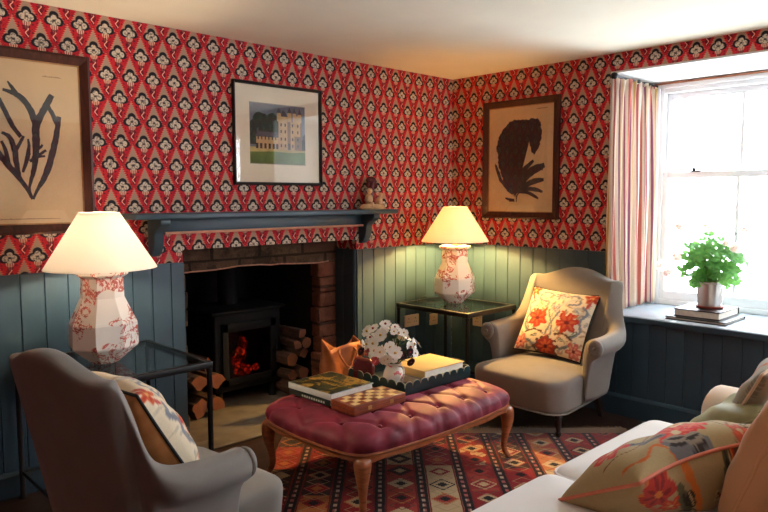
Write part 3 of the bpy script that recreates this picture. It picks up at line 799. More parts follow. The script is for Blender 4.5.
def table_lamp(label, loc, rotz, s, shade_c, trans, watt, Rb, Rt, cordpts, lc, dz):
    t = thing('table_lamp',label,'lamp',loc,rotz)
    prof = [(.058,0),(.063,.004),(.145,.074),(.148,.080),(.145,.178),(.141,.188),(.097,.283),(.093,.292),(.091,.378),(.113,.394),(.113,.408),(.08,.409)]
    prof = [(r*s,z*s) for r,z in prof]; n = 8; mb = MB()
    mb.lathe(prof, n); b = build(mb,'lamp_base',porcelain,t,smooth=False)
    brass = plain('lamp_brass',(168,128,70),.3,.1,20,metal=.8)
    H = .408*s
    mb = MB(); mb.lathe([(.03,H),(.03,H+.008),(.012,H+.012),(.012,H+.05),(.018,H+.055),(.018,H+.090)],16); build(mb,'bulb_holder',brass,t)
    mb = MB(); mb.ball((0,0,H+.128+dz*.4),.032); bo = build(mb,'light_bulb',bulb_mat(watt,lc),t,angle=180)
    z0, z1 = H+.012+dz, H+.262+dz*.6
    mb = MB(); N = 64; rings = []
    for r,z in ((Rb,z0),(Rb-.002,z0+.004),(Rt+.002,z1-.004),(Rt,z1)):
        rings.append([(r*math.cos(2*PI*i/N),r*math.sin(2*PI*i/N),z) for i in range(N)])
    for r,z in ((Rt-.004,z1),(Rb-.006,z0)):
        rings.append([(r*math.cos(2*PI*i/N),r*math.sin(2*PI*i/N),z) for i in range(N)])
    rings.append(rings[0]); mb.loft(rings,0,False,False,True)
    sh = build(mb,'lamp_shade',shade_mat('linen_shade_'+shade_c[0],shade_c[1],trans),t)
    if dz > 0:  # disc added across the shade top to soften light on the ceiling
        G = bpy.data.materials.new('added_diffuser'); G.use_nodes = True; nt = G.node_tree; nt.nodes.remove(nt.nodes['Principled BSDF'])
        ta = nt.nodes.new('ShaderNodeBsdfTransparent'); ta.inputs[0].default_value = (.62,.58,.5,1); tb = nt.nodes.new('ShaderNodeBsdfTranslucent'); tb.inputs[0].default_value = (.85,.8,.7,1)
        mx = nt.nodes.new('ShaderNodeMixShader'); mx.inputs[0].default_value = .5; nt.links.new(ta.outputs[0],mx.inputs[1]); nt.links.new(tb.outputs[0],mx.inputs[2]); nt.links.new(mx.outputs[0],nt.nodes['Material Output'].inputs[0])
        mb = MB(); mb.lathe([(.001,z1-.008),(Rt-.004,z1-.008),(Rt-.004,z1-.006),(.001,z1-.006)],32); build(mb,'added_diffuser',G,sh)
    mb = MB(); mb.tube([(Rt*math.cos(2*PI*i/24),Rt*math.sin(2*PI*i/24),z1-.01) for i in range(24)],.002,6,closed=True)
    for k in range(3):
        a = 2*PI*k/3; mb.tube([(Rt*.98*math.cos(a),Rt*.98*math.sin(a),z1-.01),(.012*math.cos(a),.012*math.sin(a),z1-.03)],.0018,6)
    mb.tube([(0,0,z1-.03),(0,.045,H+.15),(0,.03,H+.09)],.0018,6)
    build(mb,'shade_carrier',brass,t)
    mb = MB(); mb.tube(catmull(cordpts,6),.0028,6); build(mb,'power_cord',plain('cord_flex',(60,54,48),.6),t)
    return t
table_lamp('white-shaded table lamp with red-sprigged faceted porcelain base, left of the fireplace',(-2.87,-.372,.656),.2,1.02,('white',(250,246,240)),.55,14,.240,.086,
           [(.04,.05,.004),(.1,.14,.006),(.12,.25,.006),(.12,.292,.0),(.12,.345,-.1),(.12,.345,-.5)],(1,.80,.55),0)
table_lamp('glowing cream-shaded table lamp with sprigged porcelain base on the corner table',(-.41,-.375,.656),.1,.985,('cream',(248,244,236)),.32,96,.236,.084,
           [(-.04,.05,.004),(-.12,.1,.006),(-.16,.2,.006),(-.06,.27,.004),(.1,.32,.0),(.16,.342,-.15),(.165,.342,-.19)],(1,.57,.17),.02)

# ------------------------------------------------------------------ world and light
wd = bpy.data.worlds.new('daylight'); sc.world = wd; wd.use_nodes = True
bg = wd.node_tree.nodes['Background']; bg.inputs[0].default_value = (.86,.94,1,1); bg.inputs[1].default_value = 12.0
def portal(loc, rot, sx, sy):
    L = bpy.data.lights.new('sky_portal','AREA'); L.shape = 'RECTANGLE'; L.size = sx; L.size_y = sy; L.cycles.is_portal = True
    o = bpy.data.objects.new('sky_portal',L); link(o); o.location = loc; o.rotation_euler = rot
portal((WX+.03,(WY0+WY1)/2,1.41),(0,PI/2,0),1.5,1.1)
portal((WX+.03,(VY0+VY1)/2,1.41),(0,PI/2,0),1.5,1.88)
portal(((VX0+VX1)/2,RY0-.23,1.45),(-PI/2,0,0),.74,1.3)
# ------------------------------------------------------------------ rug
def rug():
    M = Mat('kilim_wool', .95, .1, .15); v, u, _ = M.pos('obj')
    # local x: across the bands, local y: along them (offset from the rug's centre)
    V = v + RVC; U = u + RUC
    nz = M.noise(M.vec, 60, 3); nb = M.noise(M.vec, 9, 3)
    Vw = V + (M.noise(M.vec, 25, 2)-.5)*.008
    bp = (Vw - .050)/.2015
    band = bp.floor(); f = bp.frac() - .5                # f=0 at band centre, +-.5 on the guard line
    gd = (.5 - f.abs())*.2015                            # metres from guard centre
    dU = U/.155 + (M.white(M.vecof(band,7,0)))*.6
    cell = dU.floor(); g = (dU.frac()-.5)*.155; fx = f*.2015
    h1 = M.white(M.vecof(band, cell, 0)); h2 = M.white(M.vecof(band, cell, 5)); hb = M.white(M.vecof(band, 2, 9)); hs = M.white(M.vecof(band, (dU*.5).floor(), 4))
    red = srgb(146,28,32); coral = srgb(170,58,46); orange = srgb(190,118,64); cream = srgb(200,172,132); brown = srgb(58,34,30); black = srgb(24,19,20); pink = srgb(176,92,84)
    back = M.ramp(hs*.7+nb*.3, [(0,brown),(.30,red),(.46,coral),(.60,orange),(.70,cream),(.82,red)], 'CONSTANT')
    # stepped diamonds
    q = .0105; sx = ((fx.abs()/q).floor())*q; sg = g.abs()
    d = sx/.062 + sg/.060
    c = M.mix(d.lt(1.0), back, M.ramp(h1, [(0,red),(.25,black),(.45,cream),(.6,orange),(.8,pink)], 'CONSTANT'))
    c = M.mix(d.lt(.80), c, M.ramp(h2, [(0,cream),(.3,red),(.55,brown),(.75,coral)], 'CONSTANT'))
    c = M.mix(d.lt(.40), c, M.ramp(h1, [(0,black),(.35,cream),(.55,black),(.8,orange)], 'CONSTANT'))
    # zig zag outline of the big lozenges
    z = (g.abs()/.155 - fx.abs()/.2)
    c = M.mix((z-.22).abs().lt(.018), c, M.mix(hb, black, cream))
    # guard stripes: black, dashes of pink and white, black
    dash = ((U/.05).frac())
    gc = M.mix(dash.lt(.5), srgb(60,20,22), M.mix(M.white(M.vecof((U/.05).floor(), band, 3)).gt(.5), srgb(176,96,92), srgb(196,170,150)))
    c = M.mix(gd.lt(.024), c, srgb(26,20,20)); c = M.mix(gd.lt(.0085), c, gc); c = M.mix((gd-.029).abs().lt(.004), c, srgb(128,34,34))
    endb = (U - RU1 + .09).gt(0.0)
    c = M.mix(endb, c, M.mix(((U/.02).frac()).lt(.5), srgb(54,30,26), srgb(176,140,100)))
    c = M.mix(nz*.4, c, srgb(70,44,34), 'MULTIPLY')
    M.color(c); M.bump(M.noise(M.vec, 380, 2), .5, .004)
    mb = MB(); mb.box((RV0-RVC,RU0-RUC,0),(RV1-RVC,RU1-RUC,.009))
    o = build(mb,'kilim_rug',M.m,None,(0,0,0),(0,0,0),smooth=False,bevel=.003)
    a = math.atan2(-.695,.72); ca, sa = math.cos(a), math.sin(a)
    o.rotation_euler = (0,0,a); o.location = (ca*RVC - sa*RUC, sa*RVC + ca*RUC, .001)
    tag(o,'red, cream and black banded kilim rug with diamonds, under the tufted ottoman','rug')
    # fringe
    rg = random.Random(3); mb = MB(); x = RV0-RVC+.01
    while x < RV1-RVC-.01:
        y = RU1-RUC; mb.tube([(x,y-.002,.004),(x+rg.uniform(-.006,.006),y+.025,.003),(x+rg.uniform(-.01,.01),y+.05+rg.uniform(-.01,.01),.002)],.0022,4); x += .012
    build(mb,'fringe',plain('rug_fringe',(160,132,100),.95),o)
RV0, RV1, RU0, RU1 = -1.13, .92, -3.0, -1.318
RVC, RUC = (RV0+RV1)/2, (RU0+RU1)/2
rug()

# ------------------------------------------------------------------ ottoman
def velvet(name, c1, c2, tint=None, sh=.5):
    M = Mat(name, .6, .3, sh); M.pos('obj'); M.b.inputs['Sheen Tint'].default_value = srgb(tint or c2); M.b.inputs['Sheen Roughness'].default_value = .35
    n = M.noise(M.vec, 9, 3); M.color(M.ramp(n,[(.35,srgb(c1)),(.7,srgb(c2))])); M.bump(M.noise(M.vec, 300, 2), .12, .002); return M.m
def ottoman():
    A, B, ZT = .582, .408, .412
    t = thing('tufted_ottoman','wine red velvet buttoned ottoman on carved wooden cabriole legs, in the middle of the rug','ottoman',(-1.665,-1.012,.010))
    vel = velvet('wine_velvet',(92,16,34),(132,36,56),(240,150,165),.65)
    def outline(th):
        c, s = math.cos(th), math.sin(th); p = 7.5
        r = (abs(c)**p + abs(s)**p)**(-1/p)
        x, y = A*c*r, B*s*r
        # serpentine: the middle of each side bows out a little, corners are rounded
        x *= 1 + .018*math.cos(PI*y/B)*(abs(c*r) > .6); y *= 1 + .03*math.cos(PI*x/A)
        return x, y
    # tuft lattice
    T = []
    for j in range(-2,3):
        y = j*.155
        for i in range(-4,5):
            x = i*.19 + (.095 if j % 2 else 0)
            if abs(x) < A*.93 and abs(y) < B*.93: T.append((x,y))
    segs = []
    for (x,y) in T:
        for dx, dy in ((.095,.155),(-.095,.155)):
            segs.append((x,y,x+dx,y+dy)); segs.append((x,y,x-dx,y-dy))
    NR, NT = 56, 200; v = []; f = []
    S = np.array(segs)
    H0 = .302
    for i in range(NR+1):
        rr = i/NR; r = rr**.6 if rr < 1 else 1
        for j in range(NT):
            th = 2*PI*j/NT; ox, oy = outline(th); x, y = ox*r, oy*r
            prof = (1-r**7)**.5
            z = H0 + (ZT-.010-H0)*(.25+.75*prof if r < 1 else .25)
            z = H0 + .02 + (ZT-.010-H0-.02)*prof
            k = 1.0
            # creases and dimples
            ax, ay, bx, by = S[:,0], S[:,1], S[:,2], S[:,3]
            tt = np.clip(((x-ax)*(bx-ax)+(y-ay)*(by-ay))/((bx-ax)**2+(by-ay)**2),0,1)
            d2 = (x-(ax+(bx-ax)*tt))**2+(y-(ay+(by-ay)*tt))**2
            dm = math.sqrt(d2.min()); dd = min((x-q[0])**2+(y-q[1])**2 for q in T)
            z -= (.010*math.exp(-(dm/.010)**2) + .018*math.exp(-dd/.024**2))*(.3+.7*prof)
            bul = 1 + (.006/max(ox*ox+oy*oy,.01)**.5)*math.cos(th*24)*(r**8)*.6 - .02*math.exp(-dm*dm/.0002)*(r**10)
            v.append((x*bul, y*bul, z))
    for i in range(NR):
        for j in range(NT):
            k = (j+1)%NT; f.append((i*NT+j,(i+1)*NT+j,(i+1)*NT+k,i*NT+k))
    # skirt of the cushion down to the frame
    last = NR*NT; b0 = len(v)
    for j in range(NT):
        ox, oy = outline(2*PI*j/NT); v.append((ox*.99,oy*.99,H0+.001))
    for j in range(NT):
        k = (j+1)%NT; f.append((last+j,b0+j,b0+k,last+k))
    mb = MB(); mb.add(v,f); c = build(mb,'cushion',vel,t,angle=180)
    for x, y in T:
        if x*x/(A*A)+y*y/(B*B) > 1.2: continue
        zz = ZT-.010-.012; r = max(abs(x)/A,abs(y)/B); zz = H0+.02+(ZT-.010-H0-.02)*(1-r**7)**.5 - .017
        bt = MB(); bt.ball((x,y,zz),(.011,.011,.007),10,6); build(bt,'button',vel,c,angle=180)
    # carved apron
    NTA = 240; rings_o = []; rings_i = []; v = []; f = []
    def zlow(th):
        x, y = outline(th); fx, fy = abs(x)/A, abs(y)/B
        if fy > fx: s = fx
        else: s = fy
        s = min(1, s)
        return .276 - .050*max(0,(s-.6)/.4)**2 + .006*math.cos(s*PI*2.2)
    for j in range(NTA):
        th = 2*PI*j/NTA; x, y = outline(th); zl = zlow(th)
        for k, (sc_, z) in enumerate(((.96,.303),(.998,.303),(1.003,.296),(.990,.289),(.986,zl+.010),(.990,zl+.005),(.988,zl-.004),(.95,zl-.004),(.93,.30))):
            v.append((x*sc_,y*sc_,z))
    n = 9
    for j in range(NTA):
        for k in range(n):
            a = j*n+k; b = j*n+(k+1)%n; a2 = ((j+1)%NTA)*n+k; b2 = ((j+1)%NTA)*n+(k+1)%n
            f.append((a,b,b2,a2))
    mb = MB(); mb.add(v,f); build(mb,'carved_apron',honey_wood,t,angle=50)
    for sx in (-1,1):
        for sy in (-1,1):
            mb = MB(); cx, cy = sx*.512, sy*.342; d = Vector((sx,sy,0)).normalized()
            P = [(.288,.000,.046),(.25,.008,.046),(.21,.014,.038),(.165,.010,.029),(.12,.000,.022),(.07,-.008,.018),(.035,.000,.017),(.018,.014,.020),(.002,.022,.019)]
            rings = []
            for z, o, r in P:
                px, py = cx+d.x*o, cy+d.y*o; rr = []
                for i in range(16):
                    a = 2*PI*i/16; c_, s_ = math.cos(a), math.sin(a); q = (abs(c_)**3.2+abs(s_)**3.2)**(-1/3.2)
                    rr.append((px+r*c_*q*.8, py+r*s_*q*.8, z))
                rings.append(rr)
            mb.loft(rings); build(mb,'leg',honey_wood,t,subsurf=1,angle=180)
ottoman()
OT = .4145   # top of the ottoman

# ------------------------------------------------------------------ painted cloth helper (pattern as colour on the cloth)
def lin(c): return np.array(srgb(c)[:3])
class Cloth:
    def __init__(s, u, v, base, seed=1, asp=1.0):
        s.u = u; s.v = v; s.rng = np.random.RandomState(seed); s.col = np.tile(lin(base), (len(u),1)).astype(float); s.asp = asp
        s.wob = .012*np.sin(u*31+v*17+seed)+.012*np.sin(u*13-v*29+seed*2)
    def ell(s, cx, cy, rx, ry, ang, c, a=1.0):
        x = (s.u-cx)*s.asp; y = s.v-cy; ca, sa = math.cos(ang), math.sin(ang)
        X_, Y_ = x*ca+y*sa, -x*sa+y*ca
        d = (X_/rx)**2+(Y_/ry)**2
        m = (d < 1+s.wob*18)*a
        s.col = s.col*(1-m[:,None])+lin(c)*m[:,None]
    def flower(s, cx, cy, R, n, c, c2, cen, rot=0):
        for k in range(n):
            a = rot+2*PI*k/n; s.ell(cx+R*.55*math.cos(a)/s.asp, cy+R*.55*math.sin(a), R*.52, R*.32, a, c)
        for k in range(n):
            a = rot+2*PI*k/n; s.ell(cx+R*.5*math.cos(a)/s.asp, cy+R*.5*math.sin(a), R*.3, R*.12, a, c2)
        s.ell(cx,cy,R*.2,R*.2,0,cen)
    def scroll(s, pts, w, c):
        P = catmull(pts, 8)
        for p in P: s.ell(p[0],p[1],w,w,0,c)
    def leaf(s, cx, cy, L, ang, c, c2=None):
        s.ell(cx,cy,L,L*.34,ang,c)
        if c2: s.ell(cx,cy,L*.75,L*.1,ang,c2)
def cloth_mat(name, rough=.9, weave=260):
    M = Mat(name, rough, .2, .15); M.pos('obj')
    a = M.node('ShaderNodeAttribute'); a.attribute_name = 'Col'
    M.color(M.mix(M.noise(M.vec, 120, 3)*.22, a.outputs['Color'], srgb(120,100,80), 'MULTIPLY')); M.bump(M.noise(M.vec, weave, 2), .3, .003); return M.m
cloth_m = cloth_mat('printed_cloth')
def pillow(name, label, w, h, th, loc, mat3, paint_f, paint_b=None, back_m=None, pipe=None, N=72, pinch=.07, sag=.0, cat='cushion', group=None, puff=.46, bow=0):
    """cushion: local x across, y up, z out of the face; parts: front, back, piping"""
    t = thing(name,label,cat,group=group); t.matrix_world = Matrix.Translation(Vector(loc)) @ mat3.to_4x4()
    def P(u, v, s):
        x = u*w/2*(1-pinch*(1-v*v)**1.0*0.0 - pinch*(1-abs(v)**2)*abs(u)**2); y = v*h/2*(1-pinch*(1-u*u)*abs(v)**2)
        b = max(0,(1-u*u))*max(0,(1-v*v))
        z = s*th/2*(b**puff) + .006*math.sin(u*5+v*3)*b*s - sag*(1-v)*(1-u*u)*.5
        z += s*.004*math.sin(9*(u+v))*(b**.5) - bow*(1-u*u)*max(0,v)**2; y -= bow*.8*(1-u*u)*max(0,v)**2
        return (x, y, z)
    US = [-1+2*i/N for i in range(N+1)]
    for s, nm, paint in ((1,'front_panel',paint_f),(-1,'back_panel',paint_b)):
        mb = MB(); mb.add([P(u,v,s) for v in US for u in US], [((j*(N+1)+i),(j*(N+1)+i+1),((j+1)*(N+1)+i+1),((j+1)*(N+1)+i)) for j in range(N) for i in range(N)])
        o = build(mb,nm,cloth_m if paint else back_m,t,angle=180)
        if paint:
            uu = np.tile(np.array(US), N+1); vv = np.repeat(np.array(US), N+1)
            col = paint(uu, vv); at = o.data.color_attributes.new('Col','FLOAT_COLOR','POINT')
            at.data.foreach_set('color', np.concatenate([col, np.ones((len(col),1))],1).astype(np.float32).ravel())
    if pipe:
        pts = [P(u,-1,1) for u in US[:-1]]+[P(1,v,1) for v in US[:-1]]+[P(-u,1,1) for u in US[:-1]]+[P(-1,-v,1) for v in US[:-1]]
        mb = MB(); mb.tube(pts[::2], .0055, 8, closed=True); build(mb,'piping',pipe,t,angle=180)
    return t
def axes(xa, ya):
    xa = Vector(xa).normalized(); za = xa.cross(Vector(ya)).normalized(); ya = za.cross(xa)
    return Matrix(((xa.x,ya.x,za.x),(xa.y,ya.y,za.y),(xa.z,ya.z,za.z)))
def paint_chair(u, v, hue=0):
    c = Cloth(u,v,(226,208,178),3)
    blue = (128,130,138); pale = (200,192,180); red = (186,60,40); orange = (206,96,56); pink = (196,104,96); green = (96,104,84); brown = (104,74,58)
    rg = random.Random(4)
    for k in range(150):
        c.leaf(rg.uniform(-.95,.95),rg.uniform(-.95,.95),rg.uniform(.05,.12),rg.uniform(0,6.28),rg.choice(((196,180,158),(170,160,150),(150,148,148),(206,150,124),(214,196,160),(176,150,120),(140,132,112))))
    for sx in (-1,1):
        c.scroll([(sx*.15,.75),(sx*.45,.85),(sx*.6,.6),(sx*.35,.5)],.035,blue); c.scroll([(sx*.15,.45),(sx*.35,.65),(sx*.55,.75)],.03,pale)
        c.scroll([(sx*.08,-.45),(sx*.02,-.1),(sx*.14,.2),(sx*.06,.45)],.03,blue)
        c.scroll([(sx*.65,-.45),(sx*.85,-.2),(sx*.78,.1),(sx*.9,.35),(sx*.75,.5)],.04,blue)
        c.scroll([(sx*.2,-.42),(sx*.45,-.38),(sx*.7,-.5)],.03,brown)
        c.leaf(sx*.72,-.3,.14,sx*.9,green,pale); c.leaf(sx*.85,.62,.13,sx*1.2,pink,red); c.leaf(sx*.62,.34,.12,-sx*.7,pale,blue); c.leaf(sx*.22,.12,.1,sx*.4,pale)
        c.flower(sx*.45,-.03,.30,6,red,orange,(120,40,36),.3*sx); c.leaf(sx*.3,.2,.12,sx*2.2,orange,red); c.leaf(sx*.62,.18,.1,sx*.8,orange)
        c.flower(sx*.8,-.78,.22,6,pink,(220,150,130),(120,50,50),.2); c.flower(sx*.86,.86,.2,5,orange,red,(226,160,90),.5)
        c.leaf(sx*.52,-.75,.15,sx*.5,blue,green); c.leaf(sx*.4,-.55,.12,-sx*.4,green,pale)
    c.flower(0,.78,.2,7,pale,blue,pink,.1); c.ell(0,-.85,.34,.30,0,brown); c.flower(0,-.82,.28,8,(160,54,44),orange,(90,30,34),.2); c.flower(0,.3,.14,6,pale,blue,orange)
    return c.col
def paint_sofa(u, v, seed=5):
    c = Cloth(u,v,(180,158,114),seed,2.0)
    red = (210,46,34); orange = (206,108,46); grey = (118,118,120); dark = (56,48,42); brown = (128,86,54); cream = (214,192,148); coral=(220,98,70)
    c.scroll([(-.98,.3),(-.8,.55),(-.62,.45),(-.5,.75)],.035,orange); c.scroll([(.0,.95),(.2,.7),(.3,.35),(.5,.2),(.7,.4)],.022,brown); c.scroll([(-.95,-.2),(-.7,.1),(-.45,-.1),(-.2,-.5)],.03,brown)
    c.scroll([(.1,.15),(.22,.45),(.42,.6)],.018,dark); c.scroll([(.35,.9),(.45,.7),(.6,.75)],.02,brown)
    # big red bloom with grey striped leaves
    c.flower(-.30,.38,.44,7,red,coral,cream,.2); c.flower(-.06,.28,.26,6,red,coral,orange,.5)
    for k,(cx,cy,L,a) in enumerate(((-.40,.62,.34,.15),(-.24,.70,.3,-.15),(-.52,.22,.26,.5))): c.leaf(cx,cy,L,a,grey,dark); c.leaf(cx+.02,cy-.10,L*.8,a+.1,(150,140,124),dark)
    c.leaf(-.12,.02,.26,-.4,cream,orange); c.leaf(-.62,-.12,.26,.8,grey,dark); c.flower(-.72,-.45,.36,6,red,coral,cream,.1); c.flower(.25,-.35,.34,6,coral,red,cream,.6)
    c.flower(.30,.62,.20,5,(196,98,70),coral,cream,.2); c.flower(.62,.62,.22,6,orange,coral,brown,.4); c.leaf(.14,.86,.18,.9,brown,cream); c.leaf(.46,.42,.16,-.6,dark,cream); c.flower(.75,.0,.28,6,red,orange,cream,.3)
    return c.col
def paint_sofa_back(u, v):
    c = Cloth(u,v,(174,150,106),8,2.0)
    red = (188,52,38); orange = (214,120,46); dark = (54,48,38); brown = (126,84,54); cream = (212,184,132); olive = (92,90,60)
    c.scroll([(-.55,1.0),(-.38,.7),(-.25,.3),(-.12,-.2)],.07,orange); c.scroll([(-.95,.9),(-.8,.4),(-.6,.1)],.05,(196,112,80)); c.scroll([(.0,.95),(.1,.6),(.05,.2)],.025,brown)
    c.ell(-.78,.62,.30,.30,.2,orange); c.flower(-.76,.62,.34,7,red,(140,34,32),orange,.2); c.flower(-.56,.35,.22,6,(206,60,40),orange,cream,.4)
    for cx,cy,L,a in ((-.42,.42,.36,-.9),(-.30,.05,.34,-.8),(-.55,-.1,.3,-.3),(.04,.72,.2,1.3)): c.leaf(cx,cy,L,a,olive,dark); c.leaf(cx+.05,cy+.05,L*.6,a,dark,cream)
    for cx,cy,R in ((.30,.45,.42),(.86,.5,.3),(.2,-.4,.34)):
        c.ell(cx,cy,R*1.12,R*1.18,.5,orange); c.ell(cx,cy,R,R*1.06,.5,red); c.ell(cx,cy,R*.84,R*.9,.5,brown)
        for k in range(34): c.ell(cx+R*.85*math.cos(k*2.4)*(k/34)**.5/2.0, cy+R*.85*math.sin(k*2.4)*(k/34)**.5, .042,.055,k,cream if k%3 else dark)
    c.flower(-.02,.40,.16,5,cream,brown,red,.1); c.flower(.62,.85,.2,6,(190,90,70),orange,cream,.1)
    return c.col
def paint_end(u, v):
    c = Cloth(u,v,(176,168,150),11)
    for k in range(-3,4):
        c.scroll([(k*.33-.1,-1),(k*.33+.05,-.4),(k*.33-.05,.2),(k*.33+.08,1)],.05,(140,134,124) if k%2 else (206,112,70))
    for cx,cy in ((-.4,.3),(.4,-.3),(.3,.6),(-.5,-.5)): c.flower(cx,cy,.26,6,(206,108,66),(226,160,110),(110,80,60))
    return c.col

# ------------------------------------------------------------------ armchairs
def armchair(label, loc, rotz):
    t = thing('armchair',label,'armchair',loc,rotz)
    K = [(.130,.352,.572,1),(.04,.362,.574,1),(-.06,.362,.580,1),(-.14,.354,.590,1),(-.20,.342,.618,.8),(-.235,.330,.675,.5),(-.258,.319,.755,.22),(-.276,.309,.830,.05),(-.288,.302,.862,0),(-.302,.286,.866,0),(-.314,.24,.866,0),(-.326,.17,.888,0),(-.334,.08,.918,0),(-.337,0,.926,0)]
    half = catmull(K,4); path = half[:-1] + [np.array((p[0],-p[1],p[2],p[3])) for p in half[::-1]]
    n = len(path); Z0 = .155
    rings = []
    for i,p in enumerate(path):
        a = path[max(i-1,0)]; b = path[min(i+1,n-1)]
        tx, ty = b[0]-a[0], b[1]-a[1]; L = math.hypot(tx,ty); tx/=L; ty/=L
        nx, ny = ty, -tx             # outward
        if nx*(p[0]+.0) + ny*p[1] < 0: nx, ny = -nx, -ny
        if abs(p[1]) < .05: nx, ny = -1, 0
        H = p[2]; w = min(1,max(0,p[3]))
        arm = [(-.030,Z0),(-.020,.26),(.004,H-.16),(.018,H-.122),(.058,H-.108),(.080,H-.068),(.074,H-.028),(.042,H-.003),(-.004,H-.003),(-.034,H-.022),(-.050,H-.07),(-.054,.42),(-.060,.31),(-.05,.24)]
        back = [(.030,Z0),(.036,.30),(.038,.55*H),(.040,.72*H),(.041,.86*H),(.041,H-.05),(.041,H-.012),(.034,H-.002),(.0,H+.002),(-.036,H-.002),(-.043,H-.012),(-.050,.62*H),(-.052,.36),(-.03,.24)]
        r = []
        for (oa,za),(ob,zb) in zip(arm,back):
            o = oa*w+ob*(1-w); z = za*w+zb*(1-w)
            lean = .135*(1-w)*(1-min(1,max(0,(z-.155)/.75)))
            sx = 1-.12*(1-w)*(1-min(1,max(0,(z-.155)/.75)))
            bow = .012*(1-w)*math.sin(PI*min(1,max(0,(z-.155)/.72)))*(1 if o < 0 else .4)
            r.append((p[0]+nx*o+lean+bow, (p[1]+ny*o)*sx, z))
        rings.append(r)
    mb = MB(); mb.loft(rings,0,True,True,True); 
    b = build(mb,'upholstered_shell',linen_grey,t,subsurf=1,angle=180)
    # front scrolls with gathered pleats
    for s in (1,-1):
        mb = MB(); cx, cy, cz = .131, s*.384, .517; N = 36
        def ring(r, x, k): return [(cx+x+(.0025*math.cos(a*12) if k else 0), cy+r*math.cos(a)*.94, cz+r*math.sin(a)*1.02) for a in [2*PI*i/N for i in range(N)]]
        mb.loft([ring(.050,-.012,0),(ring(.052,.000,0)),ring(.046,.010,0),ring(.030,.012,1),ring(.012,.006,1)],0,True,True); mb.ball((cx+.008,cy,cz),(.007,.011,.011),12,8)
        build(mb,'arm_scroll',linen_grey,t,angle=180)
    # seat
    def outl(g):
        pts = []
        for x,y in rrect(.315,.322,.10,8):
            X_ = x+.080
            yy = y*(1 - .16*max(0,(.12-X_)/.35))
            pts.append((X_*(1) + (0.02*(1-(y/.322)**2) if x > 0.1 else 0) , yy))
        cx = sum(p[0] for p in pts)/len(pts)
        return [(cx+(p[0]-cx)*g[0], p[1]*g[1], g[2]) for p in pts]
    L_ = [(.955,.955,.155),(.975,.975,.160),(.985,.985,.20),(1.0,1.0,.26),(1.012,1.006,.30),(1.012,1.006,.322),(.995,.992,.338),(.95,.95,.350),(.8,.8,.362),(.5,.5,.372),(.2,.2,.376)]
    mb = MB(); mb.loft([outl(g) for g in L_]); build(mb,'seat',linen_grey,t,angle=180,subsurf=1)
    # welt along the lower edge of the seat front
    mb = MB(); q = outl((.978,.978,.158)); 
    mb.tube([p for p in q], .005, 6, closed=True); build(mb,'welt',linen_grey,t,angle=180)
    for s in (1,-1):
        mb = MB(); mb.lathe([(.024,.157),(.026,.150),(.017,.142),(.022,.128),(.025,.112),(.016,.098),(.020,.09),(.015,.045),(.012,.030),(.018,.026),(.018,.012),(.012,.0)],16,(.275,s*.245,0)); build(mb,'front_leg',dark_leg,t)
        mb = MB(); mb.loft([[(-.165-.02+dx,s*.225+dy,.16) for dx,dy in ((-.02,-.02),(.02,-.02),(.02,.02),(-.02,.02))],[(-.245+dx,s*.235+dy,0) for dx,dy in ((-.013,-.013),(.013,-.013),(.013,.013),(-.013,.013))]]); build(mb,'back_leg',dark_leg,t,smooth=False)
    return t
armchair('grey linen armchair seen from behind, in front of the white-shaded lamp',(-3.04,-1.17,.002),math.radians(7))
armchair('grey linen armchair facing the room between the corner table and the window',(-.405,-1.145,.011),PI)
black_pipe = plain('black_piping',(24,22,24),.7); gold_velvet = velvet('ochre_velvet',(150,94,48),(190,128,74)); coral_pipe = plain('coral_piping',(204,112,84),.7)
pillow('floral_cushion','square cream and red floral cushion on the armchair by the window',.47,.455,.15,(-.285,-1.12,.592),axes((.03,-.45,-.02),(.25,-.05,.41)),paint_chair,None,gold_velvet,black_pipe)
pillow('floral_cushion','floral cushion with ochre back in the armchair seen from behind',.46,.46,.25,(-3.07,-1.175,.585),axes((-.05,1,.0),(-.26,-.02,.44)),lambda u,v: paint_chair(u,v),None,gold_velvet,black_pipe)

